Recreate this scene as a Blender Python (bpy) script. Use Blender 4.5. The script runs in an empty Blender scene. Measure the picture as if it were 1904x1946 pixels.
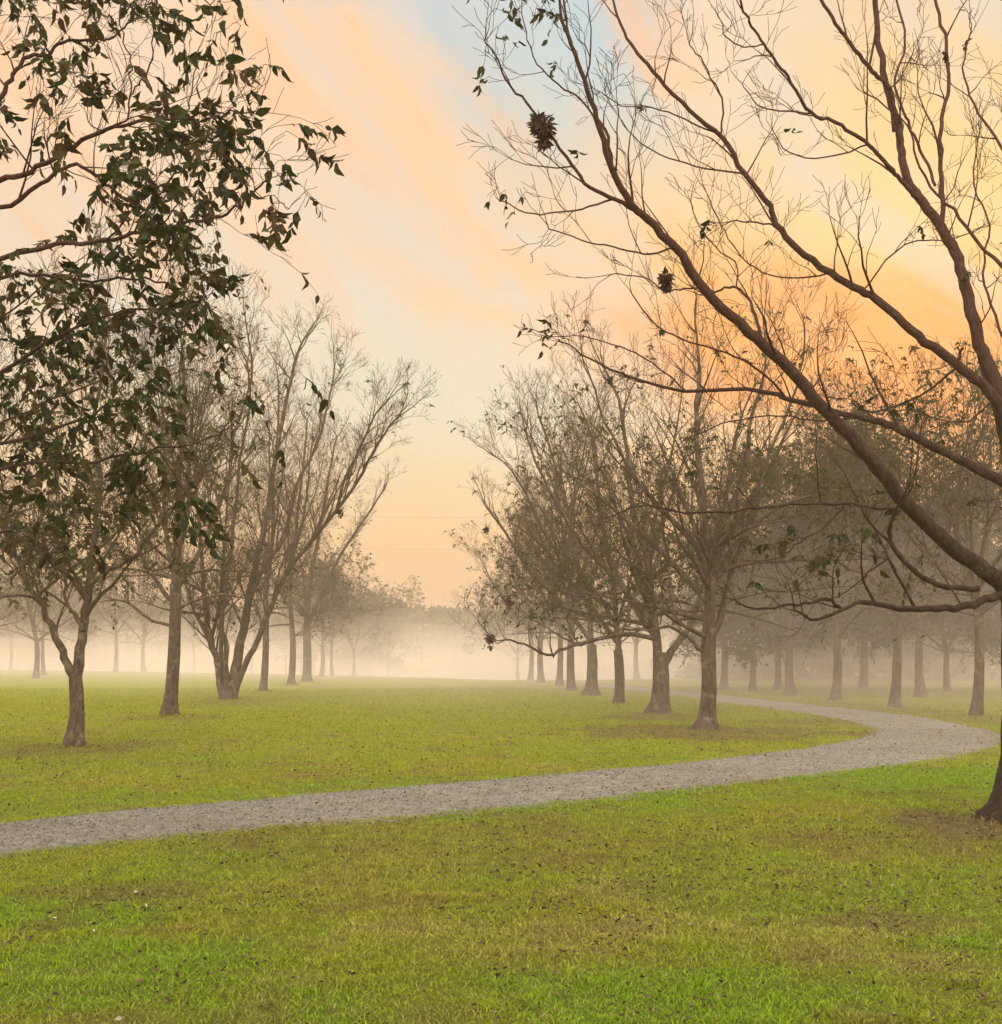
import bpy, math, random
import numpy as np
from mathutils import Vector

# ------------------------------------------------------------------ basics
F, CX, YH, CAM_H = 2090.0, 952.0, 1235.0, 1.6      # focal length (px), principal column, horizon row, eye height
C = bpy.context.scene.collection
R = math.radians
rng = random.Random(7)
nrs = np.random.RandomState(11)

def lin(r, g, b):
    f = lambda c: (c/255/12.92) if c/255 <= 0.04045 else ((c/255+0.055)/1.055)**2.4
    return (f(r), f(g), f(b), 1.0)

def smooth(a, b, x):
    t = np.clip((np.asarray(x, float)-a)/(b-a), 0, 1)
    return t*t*(3-2*t)

def vnoise(x, y, seed=0):
    x = np.asarray(x, float); y = np.asarray(y, float)
    xi = np.floor(x).astype(np.int64); yi = np.floor(y).astype(np.int64)
    fx = x-xi; fy = y-yi
    fx = fx*fx*(3-2*fx); fy = fy*fy*(3-2*fy)
    def h(a, b):
        n = (a*374761393 + b*668265263 + seed*144269504) & 0x7fffffff
        n = ((n ^ (n >> 13))*1274126177) & 0x7fffffff
        n = n ^ (n >> 16)
        return (n & 0xffff)/65535.0
    return (h(xi, yi)*(1-fx)+h(xi+1, yi)*fx)*(1-fy) + (h(xi, yi+1)*(1-fx)+h(xi+1, yi+1)*fx)*fy

def fbm(x, y, seed=0, oct=4):
    s = 0; a = 0.5; t = 0
    for i in range(oct):
        s = s + a*vnoise(np.asarray(x)*2**i, np.asarray(y)*2**i, seed+i*17); t += a; a *= 0.5
    return s/t

def crest(x, y):
    tn = np.clip(np.asarray(x, float)/np.maximum(np.asarray(y, float), 1.0), -0.7, 0.5)
    return 56 + 70*np.clip(-tn, 0, 0.55) + 40*np.clip(tn-0.08, 0, 1)

def ground_z(x, y):
    x = np.asarray(x, float); y = np.asarray(y, float)
    c = crest(x, y)
    z = -2.0*smooth(0, 45, y-c)
    z = z + 0.05*(fbm(x*0.25, y*0.25, 3, 2)-0.5)*smooth(3, 9, y)*(1-smooth(60, 90, y))
    return z

def gz(x, y): return float(ground_z(x, y))

def P(px, py, D): return ((px-CX)/F*D, D, CAM_H+(YH-py)/F*D)

def ground_from(px, py):
    D = CAM_H*F/(py-YH)
    return ((px-CX)/F*D, D)

# ------------------------------------------------------------------ mesh helpers
def mesh_np(name, verts, faces_groups, attrs=None, smooth_shade=True):
    """faces_groups: list of (n,k) int arrays."""
    me = bpy.data.meshes.new(name)
    verts = np.asarray(verts, np.float32)
    me.vertices.add(len(verts)); me.vertices.foreach_set('co', verts.ravel())
    tot = sum(f.size for f in faces_groups); nf = sum(len(f) for f in faces_groups)
    me.loops.add(tot); me.polygons.add(nf)
    li = np.concatenate([f.ravel() for f in faces_groups]).astype(np.int32)
    me.loops.foreach_set('vertex_index', li)
    starts = []; s = 0
    for f in faces_groups:
        k = f.shape[1]; starts.append(s+np.arange(len(f))*k); s += f.size
    me.polygons.foreach_set('loop_start', np.concatenate(starts).astype(np.int32))
    if smooth_shade:
        me.polygons.foreach_set('use_smooth', np.ones(nf, bool))
    me.update(calc_edges=True)
    for an, (kind, data) in (attrs or {}).items():
        if kind == 'FLOAT':
            a = me.attributes.new(an, 'FLOAT', 'POINT'); a.data.foreach_set('value', np.asarray(data, np.float32))
        else:
            a = me.attributes.new(an, 'FLOAT_COLOR', 'POINT'); a.data.foreach_set('color', np.asarray(data, np.float32).ravel())
    return me

def obj(name, me, mat=None, parent=None):
    o = bpy.data.objects.new(name, me); C.objects.link(o)
    if mat is not None: me.materials.append(mat)
    if parent is not None: o.parent = parent
    return o

def tag(o, label=None, cat=None, group=None, kind=None):
    if label: o['label'] = label
    if cat: o['category'] = cat
    if group: o['group'] = group
    if kind: o['kind'] = kind
    return o

def empty(name, loc):
    o = bpy.data.objects.new(name, None); C.objects.link(o); o.location = loc; o.empty_display_size = 0.3
    return o

def copy_thing(root, loc, rz, sc, label, group):
    r = root.copy(); C.objects.link(r); r.location = loc; r.rotation_euler = (0, 0, rz); r.scale = sc
    r['label'] = label
    if group: r['group'] = group
    elif 'group' in r: del r['group']
    for ch in list(root.children):
        c = ch.copy(); C.objects.link(c); c.parent = r
        for g in ch.children:
            d = g.copy(); C.objects.link(d); d.parent = c
    return r

def tube_mesh(name, lines, off=(0, 0, 0)):
    """lines: list of (pts, radii). All tubes of one branching part -> one mesh, batched by point count / sides."""
    groups = {}
    for pts, rad in lines:
        r = max(rad)
        s = 12 if r > 0.09 else 8 if r > 0.035 else 5 if r > 0.012 else 3
        groups.setdefault((len(pts), s), []).append((pts, rad))
    V = []; Q = []; base = 0; rnd = []
    for (n, s), ls in groups.items():
        Pt = np.array([l[0] for l in ls], float); Rd = np.array([l[1] for l in ls], float)
        m = len(ls)
        T = np.gradient(Pt, axis=1); T /= np.linalg.norm(T, axis=2, keepdims=True)+1e-9
        mean = Pt[:, -1]-Pt[:, 0]; mean /= np.linalg.norm(mean, axis=1, keepdims=True)+1e-9
        ref = np.where(np.abs(mean[:, 2:3]) < 0.8, np.array([[0, 0, 1.0]]), np.array([[0, 1.0, 0]]))
        U = np.cross(T, ref[:, None, :]); U /= np.linalg.norm(U, axis=2, keepdims=True)+1e-9
        W = np.cross(T, U)
        a = np.arange(s)/s*2*np.pi
        ring = U[:, :, None, :]*np.cos(a)[None, None, :, None] + W[:, :, None, :]*np.sin(a)[None, None, :, None]
        rr = Rd[:, :, None, None]
        if s >= 8:   # uneven, fluted bark outline
            rr = rr*(1+0.10*(nrs.rand(m, n, s, 1)-0.5))
        if s == 12:   # root lobes at the foot
            z0 = np.linalg.norm(Pt-Pt[:, :1], axis=2)[:, :, None, None]
            rr = rr*(1+.20*np.cos(4*a+nrs.rand(m, 1, 1)*6)[..., None].reshape(m, 1, s, 1)*np.exp(-z0/.22))
        v = Pt[:, :, None, :] + ring*rr
        V.append(v.reshape(-1, 3))
        idx = base + np.arange(m*n*s).reshape(m, n, s)
        i2 = np.roll(idx, -1, axis=2)
        q = np.stack([idx[:, :-1], i2[:, :-1], i2[:, 1:], idx[:, 1:]], axis=-1).reshape(-1, 4)
        Q.append(q); base += m*n*s
        rnd.append(np.repeat(np.where(Rd.max(axis=1) > .05, .35, nrs.rand(m)), n*s))
    V = np.concatenate(V)-np.array(off)
    return mesh_np(name, V, [np.concatenate(Q)], {'rnd': ('FLOAT', np.concatenate(rnd))})

# leaflet template: x along, y across, z up ; 8 verts
LT = np.array([[0, 0, 0], [.3, .5, .0], [.3, 0, -.06], [.3, -.5, .0], [.7, .36, -.06], [.72, 0, -.13], [.7, -.36, -.06], [1.0, 0, -.28]])
LF3 = np.array([[0, 3, 2], [0, 2, 1], [5, 6, 7], [4, 5, 7]])
LF4 = np.array([[2, 3, 6, 5], [1, 2, 5, 4]])

def leaflets(pos, dirs, length, width):
    """arrays of leaflets -> verts, tris, quads, rnd"""
    n = len(pos)
    d = dirs/(np.linalg.norm(dirs, axis=1, keepdims=True)+1e-9)
    rv = nrs.randn(n, 3); s = np.cross(d, rv); s /= np.linalg.norm(s, axis=1, keepdims=True)+1e-9
    u = np.cross(s, d)
    L = np.asarray(length).reshape(n, 1, 1); Wd = np.asarray(width).reshape(n, 1, 1)
    curl = (0.3+nrs.rand(n, 1, 1)*2.6)*np.sign(nrs.rand(n, 1, 1)-0.25)
    t = LT[None]
    v = pos[:, None, :] + d[:, None, :]*t[:, :, 0:1]*L + s[:, None, :]*t[:, :, 1:2]*Wd + u[:, None, :]*t[:, :, 2:3]*L*curl
    b = np.arange(n)[:, None, None]*8
    return v.reshape(-1, 3), (LF3[None]+b).reshape(-1, 3), (LF4[None]+b).reshape(-1, 4)

def compound_leaves(spots, size=0.10, pairs=4, droop=1.0):
    """spots: list of (pos, outward dir). returns leaflet arrays + rachis lines"""
    sp = np.array([s[0] for s in spots], float); sd = np.array([s[1] for s in spots], float)
    n = len(sp)
    sd = sd/(np.linalg.norm(sd, axis=1, keepdims=True)+1e-9)
    sd = sd*0.8 + nrs.randn(n, 3)*0.45
    sd[:, 2] -= 0.35*droop
    sd /= np.linalg.norm(sd, axis=1, keepdims=True)
    Lr = size*(1.5+nrs.rand(n)*1.2)
    g = np.array([0, 0, -1.0])
    pos = []; dr = []; ln = []; wd = []; owner = []
    mids = []
    for k in range(pairs*2+1):
        t = 0.25+0.75*(k//2)/pairs
        p = sp + sd*(Lr*t)[:, None] + g*(Lr*t*t*0.55*droop)[:, None]
        keep = nrs.rand(n) < 0.78
        side = np.cross(sd, g); side /= np.linalg.norm(side, axis=1, keepdims=True)+1e-9
        sg = 1 if k % 2 else -1
        if k == pairs*2: sg = 0
        d = sd*0.55 + side*sg*0.6 + g*(0.75*droop) + nrs.randn(n, 3)*0.3
        pos.append(p[keep]); dr.append(d[keep]); m = keep.sum()
        l = size*(0.4+0.85*nrs.rand(m)**.8); ln.append(l); wd.append(l*(0.33+0.27*nrs.rand(m)))
        owner.append(np.arange(n)[keep])
    base_rnd = nrs.rand(n)
    owner = np.concatenate(owner)
    v, t3, q4 = leaflets(np.concatenate(pos), np.concatenate(dr), np.concatenate(ln), np.concatenate(wd))
    rnd = np.clip(base_rnd[owner]*0.75 + nrs.rand(len(owner))*0.25, 0, 1)
    rach = []
    for i in range(n):
        a = sp[i]; L = Lr[i]
        rach.append(([tuple(a), tuple(a+sd[i]*L*.5+g*L*.14*droop), tuple(a+sd[i]*L+g*L*.55*droop)], [0.0022, 0.0018, 0.001]))
    return v, t3, q4, np.repeat(rnd, 8), rach

def leaves_mesh(name, spots, off, size=0.1, pairs=4, droop=1.0):
    v, t3, q4, rnd, rach = compound_leaves(spots, size, pairs, droop)
    return mesh_np(name, v-np.array(off), [t3, q4], {'rnd': ('FLOAT', rnd)}, smooth_shade=False), rach

# ------------------------------------------------------------------ materials
def newmat(name):
    m = bpy.data.materials.new(name); m.use_nodes = True
    nt = m.node_tree; nt.nodes.clear()
    out = nt.nodes.new('ShaderNodeOutputMaterial')
    return m, nt, out

def N(nt, typ, **kw):
    n = nt.nodes.new(typ)
    for k, v in kw.items():
        if k.startswith('i_'): n.inputs[k[2:].replace('_', ' ')].default_value = v
        else: setattr(n, k, v)
    return n

def ramp(nt, fac, stops):
    r = nt.nodes.new('ShaderNodeValToRGB')
    els = r.color_ramp.elements
    while len(els) < len(stops): els.new(0.5)
    for e, (p, c) in zip(els, stops): e.position = p; e.color = c if len(c) == 4 else (*c, 1)
    nt.links.new(fac, r.inputs[0]); return r.outputs[0]

def math_n(nt, op, a, b=None, c=None, clamp=False):
    n = nt.nodes.new('ShaderNodeMath'); n.operation = op; n.use_clamp = clamp
    for i, x in enumerate((a, b, c)):
        if x is None: continue
        if isinstance(x, (int, float)): n.inputs[i].default_value = x
        else: nt.links.new(x, n.inputs[i])
    return n.outputs[0]

def mix(nt, fac, a, b, blend='MIX'):
    n = nt.nodes.new('ShaderNodeMix'); n.data_type = 'RGBA'; n.blend_type = blend
    for i, x in ((0, fac), (6, a), (7, b)):
        if isinstance(x, (int, float)): n.inputs[i].default_value = x
        elif isinstance(x, (tuple, list)): n.inputs[i].default_value = x if len(x) == 4 else (*x, 1)
        else: nt.links.new(x, n.inputs[i])
    return n.outputs[2]

def bark_material(name, dark, mid, pale, lichen=.4, scale=14.0, young=None):
    m, nt, out = newmat(name)
    geo = N(nt, 'ShaderNodeNewGeometry'); mp = N(nt, 'ShaderNodeMapping'); mp.inputs['Scale'].default_value = (1, 1, 0.28)
    nt.links.new(geo.outputs['Position'], mp.inputs[0])
    n1 = N(nt, 'ShaderNodeTexNoise', i_Scale=scale, i_Detail=6.0, i_Roughness=0.65); nt.links.new(mp.outputs[0], n1.inputs['Vector'])
    n2 = N(nt, 'ShaderNodeTexNoise', i_Scale=5.5, i_Detail=5.0, i_Roughness=0.6); nt.links.new(geo.outputs['Position'], n2.inputs['Vector'])
    v = N(nt, 'ShaderNodeTexVoronoi', i_Scale=scale*1.6); v.feature = 'DISTANCE_TO_EDGE'; nt.links.new(mp.outputs[0], v.inputs['Vector'])
    c = ramp(nt, n1.outputs[0], [(0.3, dark), (0.55, mid), (0.8, tuple(x*1.3 for x in mid))])
    lich = ramp(nt, n2.outputs[0], [(0.55, (0, 0, 0)), (0.66, (1, 1, 1))])
    c = mix(nt, math_n(nt, 'MULTIPLY', lich, lichen), c, pale)
    if young:   # younger bark higher up the limbs is smoother and redder
        zs = N(nt, 'ShaderNodeSeparateXYZ'); nt.links.new(geo.outputs['Position'], zs.inputs[0])
        yf = math_n(nt, 'DIVIDE', math_n(nt, 'SUBTRACT', zs.outputs[2], 2.8), 2.0, clamp=True)
        c = mix(nt, math_n(nt, 'MULTIPLY', yf, .75), c, young)
    at = N(nt, 'ShaderNodeAttribute', attribute_name='rnd')
    c = mix(nt, 1.0, c, ramp(nt, at.outputs['Fac'], [(0, (.75, .75, .75)), (1, (1.2, 1.15, 1.1))]), 'MULTIPLY')
    b = N(nt, 'ShaderNodeBsdfPrincipled'); nt.links.new(c, b.inputs['Base Color']); b.inputs['Roughness'].default_value = 0.9
    b.inputs['Specular IOR Level'].default_value = 0.2
    h = math_n(nt, 'ADD', n1.outputs[0], math_n(nt, 'MULTIPLY', ramp(nt, v.outputs[0], [(0, (0, 0, 0)), (0.25, (1, 1, 1))]), 0.6))
    bp = N(nt, 'ShaderNodeBump', i_Strength=0.9, i_Distance=0.02); nt.links.new(h, bp.inputs['Height']); nt.links.new(bp.outputs[0], b.inputs['Normal'])
    nt.links.new(b.outputs[0], out.inputs[0]); return m

def leaf_material(name, stops, trans=0.35):
    m, nt, out = newmat(name)
    at = N(nt, 'ShaderNodeAttribute', attribute_name='rnd')
    c = ramp(nt, at.outputs['Fac'], stops)
    geo = N(nt, 'ShaderNodeNewGeometry')
    n1 = N(nt, 'ShaderNodeTexNoise', i_Scale=45.0, i_Detail=2.0); nt.links.new(geo.outputs['Position'], n1.inputs['Vector'])
    c = mix(nt, 1.0, c, ramp(nt, n1.outputs[0], [(0.3, (.65, .65, .65)), (0.7, (1.25, 1.2, 1.1))]), 'MULTIPLY')
    b = N(nt, 'ShaderNodeBsdfPrincipled'); nt.links.new(c, b.inputs['Base Color']); b.inputs['Roughness'].default_value = 0.6
    b.inputs['Specular IOR Level'].default_value = 0.12
    t = N(nt, 'ShaderNodeBsdfTranslucent'); nt.links.new(c, t.inputs[0])
    s = N(nt, 'ShaderNodeMixShader'); s.inputs[0].default_value = trans
    nt.links.new(b.outputs[0], s.inputs[1]); nt.links.new(t.outputs[0], s.inputs[2]); nt.links.new(s.outputs[0], out.inputs[0])
    return m

def attr_material(name, rough=0.8, trans=0.0, bump=0.0, speckle=None, bscale=60.0):
    m, nt, out = newmat(name)
    at = N(nt, 'ShaderNodeAttribute', attribute_name='Col'); c = at.outputs['Color']
    geo = N(nt, 'ShaderNodeNewGeometry')
    n1 = N(nt, 'ShaderNodeTexNoise', i_Scale=bscale, i_Detail=8.0, i_Roughness=0.75); nt.links.new(geo.outputs['Position'], n1.inputs['Vector'])
    if speckle:
        c = mix(nt, 1.0, c, ramp(nt, n1.outputs[0], [(0.3, speckle[0]), (0.7, speckle[1])]), 'MULTIPLY')
        n2 = N(nt, 'ShaderNodeTexNoise', i_Scale=bscale/9, i_Detail=6.0, i_Roughness=0.75); nt.links.new(geo.outputs['Position'], n2.inputs['Vector'])
        c = mix(nt, 1.0, c, ramp(nt, n2.outputs[0], [(0.33, speckle[0]), (0.67, speckle[1])]), 'MULTIPLY')
    b = N(nt, 'ShaderNodeBsdfPrincipled'); nt.links.new(c, b.inputs['Base Color']); b.inputs['Roughness'].default_value = rough
    b.inputs['Specular IOR Level'].default_value = 0.15
    if bump:
        bp = N(nt, 'ShaderNodeBump', i_Strength=bump, i_Distance=0.05); nt.links.new(n1.outputs[0], bp.inputs['Height']); nt.links.new(bp.outputs[0], b.inputs['Normal'])
    sh = b.outputs[0]
    if trans:
        t = N(nt, 'ShaderNodeBsdfTranslucent'); nt.links.new(c, t.inputs[0])
        s = N(nt, 'ShaderNodeMixShader'); s.inputs[0].default_value = trans
        nt.links.new(sh, s.inputs[1]); nt.links.new(t.outputs[0], s.inputs[2]); sh = s.outputs[0]
    nt.links.new(sh, out.inputs[0]); return m

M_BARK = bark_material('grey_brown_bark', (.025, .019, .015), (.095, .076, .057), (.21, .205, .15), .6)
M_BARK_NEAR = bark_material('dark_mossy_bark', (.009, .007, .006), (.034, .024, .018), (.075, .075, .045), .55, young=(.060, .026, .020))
M_TWIG_MID = bark_material('grey_twig_bark', (.035, .026, .018), (.085, .067, .046), (.14, .135, .09))
M_TWIG = bark_material('brown_twig_bark', (.020, .010, .008), (.045, .026, .020), (.065, .05, .035))
M_LEAF = leaf_material('olive_pecan_leaf', [(0, (.011, .019, .005)), (.5, (.026, .037, .008)), (.76, (.044, .042, .010)), (.92, (.050, .028, .014)), (1, (.09, .11, .010))], 0.28)
M_LEAF_GREEN = leaf_material('green_pecan_leaf', [(0, (.022, .033, .009)), (.5, (.05, .063, .015)), (.85, (.07, .065, .02)), (1, (.12, .14, .02))], 0.3)
M_DRY = leaf_material('dry_brown_leaf', [(0, (.035, .024, .02)), (.6, (.07, .045, .035)), (1, (.11, .07, .05))], 0.2)
M_GRASS = attr_material('grass_blade', 0.6, 0.35)
M_GROUND = attr_material('lawn_soil_and_turf', 0.95, 0, 1.0, ((.55, .55, .55), (1.4, 1.4, 1.35)), 55.0)
M_GRAVEL = attr_material('crushed_gravel', 0.9, 0, 0.8, ((.7, .7, .7), (1.25, 1.25, 1.25)), 70.0)
M_WOOD = bark_material('weathered_post_wood', (.12, .10, .08), (.2, .17, .14), (.25, .24, .2))

# ------------------------------------------------------------------ path outline (image rows turned into ground metres)
INNER = [(-700, 1680), (-300, 1612), (0, 1568), (200, 1546), (420, 1527), (650, 1506), (870, 1489), (1100, 1468), (1300, 1450), (1450, 1432), (1560, 1416), (1622, 1404), (1652, 1393), (1640, 1382), (1590, 1370), (1530, 1359), (1450, 1347), (1370, 1336), (1300, 1326), (1240, 1318), (1190, 1312), (1130, 1306), (1060, 1300)]
OUTER = [(-700, 1790), (-300, 1684), (0, 1629), (200, 1607), (500, 1580), (800, 1556), (1100, 1528), (1400, 1494), (1650, 1464), (1790, 1446), (1870, 1431), (1915, 1415), (1918, 1402), (1890, 1389), (1830, 1376), (1740, 1362), (1640, 1350), (1540, 1339), (1440, 1328), (1350, 1319), (1280, 1312), (1190, 1304), (1080, 1297)]
def resample(poly, n):
    p = np.array(poly, float); p = np.array([ground_from(x, y) for x, y in p])
    # Catmull-Rom in ground metres
    q = []
    for i in range(len(p)-1):
        a, b, c, d = p[max(i-1, 0)], p[i], p[i+1], p[min(i+2, len(p)-1)]
        for t in np.linspace(0, 1, 12, endpoint=False):
            q.append(0.5*((2*b)+(-a+c)*t+(2*a-5*b+4*c-d)*t*t+(-a+3*b-3*c+d)*t**3))
    q.append(p[-1]); q = np.array(q)
    s = np.concatenate([[0], np.cumsum(np.linalg.norm(np.diff(q, axis=0), axis=1))])
    u = np.linspace(0, s[-1], n)
    return np.stack([np.interp(u, s, q[:, 0]), np.interp(u, s, q[:, 1])], 1)
NP = 900
E_IN = resample(INNER, NP); E_OUT = resample(OUTER, NP)
poly_path = np.concatenate([E_IN, E_OUT[::-1]])

def in_path(x, y):
    x = np.asarray(x); y = np.asarray(y); c = np.zeros(x.shape, bool)
    px, py = poly_path[::3, 0], poly_path[::3, 1]; j = len(px)-1
    for i in range(len(px)):
        cond = ((py[i] > y) != (py[j] > y))
        if cond.any():
            xi = (px[j]-px[i])*(y-py[i])/((py[j]-py[i]) if py[j] != py[i] else 1e-9)+px[i]
            c ^= cond & (x < xi)
        j = i
    return c

# ------------------------------------------------------------------ turf colour (what grows where)
PATCH = []   # (x, y, rx, ry, brown amount)
def patch(px, py, wpx, ry, amt):
    x, y = ground_from(px, py); PATCH.append((x, y, wpx/F*y, ry, amt))
for a in [(1340, 1392, 260, 2.2, .8), (1250, 1362, 110, 1.8, .6), (1560, 1372, 120, 1.2, .55), (140, 1422, 150, 1.3, .55), (322, 1365, 110, 1.6, .45), (433, 1336, 90, 2, .4),
          (1860, 1568, 200, .8, .95), (1700, 1600, 260, .7, .35), (1180, 1700, 170, .45, .25), (220, 1695, 180, .3, .5), (1690, 1750, 150, .22, .6),
          (1640, 1398, 45, .8, .9), (1855, 1366, 110, 2.0, .5), (1700, 1350, 110, 2.2, .5), (1588, 1338, 90, 2.5, .5), (850, 1600, 500, 1.4, .25)]: patch(*a)
STRAW = []
for px, py, w, ry in [(1180, 1690, 130, .35), (950, 1780, 380, .45), (1500, 1760, 420, .45), (1750, 1820, 260, .3)]:
    x, y = ground_from(px, py); STRAW.append((x, y, w/F*y, ry))
LUSH = []
for px, py, w, ry in [(1250, 1890, 420, .45), (200, 1850, 420, .6), (60, 1740, 260, .5), (1750, 1480, 280, 2.2), (900, 1510, 500, 1.6), (1850, 1790, 140, .25), (500, 1930, 400, .4)]:
    x, y = ground_from(px, py); LUSH.append((x, y, w/F*y, ry))
def blobs(lst, x, y, wob):
    s = np.zeros_like(x)
    for b in lst:
        amt = b[4] if len(b) > 4 else 1.0
        d = ((x-b[0])/b[2])**2+((y-b[1])/b[3])**2
        s = np.maximum(s, amt*(1-smooth(0.25, 1.5, d+wob)))
    return s
GREEN = np.array([.148, .208, .008]); LUSHC = np.array([.125, .218, .006]); OLIVE = np.array([.198, .204, .017]); STRAWC = np.array([.245, .235, .055]); BROWN = np.array([.125, .085, .045])
def turf_colour(x, y):
    x = np.asarray(x, float); y = np.asarray(y, float)
    n1 = fbm(x*0.45+7, y*0.45, 1, 4); n2 = fbm(x*1.9, y*1.9+3, 5, 4); n3 = fbm(x*0.11, y*0.11, 9, 3)
    wob = (fbm(x*2.2, y*2.2, 21, 3)-0.5)*2.2
    m = smooth(0.40, 0.72, n1*0.6+n2*0.4)[:, None]
    c = GREEN*(1-m)+OLIVE*m
    far = smooth(11, 24, y)[:, None]
    c = c*(1-0.55*far)+(GREEN*.35+OLIVE*.65)*1.12*0.55*far
    l = blobs(LUSH, x, y, wob)[:, None]*0.65; c = c*(1-l)+LUSHC*l
    s = (blobs(STRAW, x, y, wob)*0.55*smooth(.3, .6, n2))[:, None]; c = c*(1-s)+STRAWC*s
    t = (smooth(0.60, 0.74, n2)*0.35*(1-smooth(20, 30, y)))[:, None]; c = c*(1-t)+BROWN*t
    b = blobs(PATCH, x, y, wob)[:, None]*0.85; c = c*(1-b)+BROWN*b
    return c*(0.85+0.3*n3)[:, None]

# ------------------------------------------------------------------ ground
def axis(stops):
    out = []
    for (a, b, st) in stops: out.append(np.arange(a, b, st))
    return np.concatenate(out)
ys = np.concatenate([axis([(-60, 0, 6), (0, 4, .8), (4, 30, .18), (30, 60, .5), (60, 130, 1.5), (130, 520, 13)]), [520]])
xr = np.concatenate([axis([(0, 14, .25), (14, 34, .8), (34, 90, 3), (90, 420, 15)]), [420]])
xs = np.concatenate([-xr[:0:-1], xr])
GX, GY = np.meshgrid(xs, ys)
gxf, gyf = GX.ravel(), GY.ravel()
gzv = ground_z(gxf, gyf)
nx, ny = len(xs), len(ys)
ii = np.arange(nx*ny).reshape(ny, nx)
quads = np.stack([ii[:-1, :-1], ii[:-1, 1:], ii[1:, 1:], ii[1:, :-1]], -1).reshape(-1, 4)
gc = turf_colour(gxf, gyf)
soil = (1-smooth(14, 34, gyf))[:, None]*0.35
gc = gc*(1-soil)+np.array([.11, .095, .03])*soil
me = mesh_np('lawn_ground', np.stack([gxf, gyf, gzv], 1), [quads], {'Col': ('COL', np.concatenate([gc, np.ones((len(gc), 1))], 1))})
tag(obj('ground', me, M_GROUND), 'broad lawn under the orchard trees', kind='structure')

# ------------------------------------------------------------------ path + gravel
K = 9
jit_in = (fbm(np.arange(NP)*.12, np.zeros(NP), 31, 5)-.5)*0.35; jit_out = (fbm(np.arange(NP)*.12, np.zeros(NP)+9, 33, 5)-.5)*0.35
tt = np.linspace(0, 1, K)
w = np.linalg.norm(E_OUT-E_IN, axis=1)
PV = []
for k, t in enumerate(tt):
    te = t + (jit_in/w)*(1-t) + (jit_out/w)*t
    p = E_IN*(1-te)[:, None]+E_OUT*te[:, None]
    z = ground_z(p[:, 0], p[:, 1])+0.004+0.024*math.sin(math.pi*t)**.5
    PV.append(np.stack([p[:, 0], p[:, 1], z], 1))
PV = np.stack(PV, 1)
pi = np.arange(NP*K).reshape(NP, K)
pq = np.stack([pi[:-1, :-1], pi[:-1, 1:], pi[1:, 1:], pi[1:, :-1]], -1).reshape(-1, 4)[:, ::-1]
pv = PV.reshape(-1, 3)
pn = fbm(pv[:, 0]*1.5, pv[:, 1]*1.5, 41, 3); edge = np.tile(np.abs(tt-.5)*2, NP)
e2 = smooth(.55, 1.0, edge+(pn-.5)*.8)[:, None]*.35
pc = np.array([.225, .218, .195])*(0.85+0.3*pn)[:, None]; pc = pc*(1-e2)+np.array([.22, .17, .095])*e2
trk = (np.exp(-((np.tile(tt, NP)-.5)/.10)**2)*.42*(.5+pn))[:, None]; pc = pc*(1-trk)+np.array([.20, .175, .125])*trk
wear = (smooth(.45, .7, fbm(pv[:, 0]*.5, pv[:, 1]*1.2, 47, 4))*.5)[:, None]; pc = pc*(1-wear)+np.array([.17, .145, .115])*wear
me = mesh_np('gravel_path', pv, [pq], {'Col': ('COL', np.concatenate([pc, np.ones((len(pc), 1))], 1))})
tag(obj('path', me, M_GRAVEL), 'grey gravel path bending through the lawn', kind='structure')

def stones():
    n = 60000
    i = nrs.randint(0, NP-1, n*2); dist = E_IN[i, 1]
    keep = nrs.rand(n*2) < np.clip(11.0/dist, 0, 1)**2*1.0
    i = i[keep][:n]; m = len(i)
    t = np.clip(nrs.rand(m)*1.02-.01, 0, 1); st = nrs.rand(m) < .06; t[st] = np.where(nrs.rand(st.sum()) < .5, -.10*nrs.rand(st.sum())**2, 1+.10*nrs.rand(st.sum())**2)
    f = nrs.rand(m)
    a = E_IN[i]*(1-f)[:, None]+E_IN[i+1]*f[:, None]; b = E_OUT[i]*(1-f)[:, None]+E_OUT[i+1]*f[:, None]
    p = a*(1-t)[:, None]+b*t[:, None]
    z = ground_z(p[:, 0], p[:, 1])+0.004+0.024*np.sin(np.pi*np.clip(t, 0, 1))**.5
    s = (0.006+0.013*nrs.rand(m)**2)
    T = np.array([[1, 0, 0], [0, 1, 0], [-1, 0, 0], [0, -1, 0], [0, 0, .8], [.0, 0, -.5]])
    T = T[None]*(0.7+0.6*nrs.rand(m, 6, 1))
    an = nrs.rand(m)*6.28; ca, sa = np.cos(an)[:, None], np.sin(an)[:, None]
    v = np.stack([T[:, :, 0]*ca-T[:, :, 1]*sa, T[:, :, 0]*sa+T[:, :, 1]*ca, T[:, :, 2]], 2)*s[:, None, None]
    v += np.stack([p[:, 0], p[:, 1], z], 1)[:, None, :]
    tri = np.array([[0, 1, 4], [1, 2, 4], [2, 3, 4], [3, 0, 4]])
    fcs = (tri[None]+np.arange(m)[:, None, None]*6).reshape(-1, 3)
    g = (.11+.18*nrs.rand(m)**1.3); col = np.stack([g, g, g*.91, np.ones(m)], 1)
    br = nrs.rand(m) < .07; col[br, :3] = col[br, :3]*np.array([.75, .5, .38])
    me = mesh_np('gravel_stones', v.reshape(-1, 3), [fcs], {'Col': ('COL', np.repeat(col, 6, axis=0))}, False)
    tag(obj('gravel', me, M_GRAVEL), 'loose grey gravel strewn over the path', kind='stuff')
stones()

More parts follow.
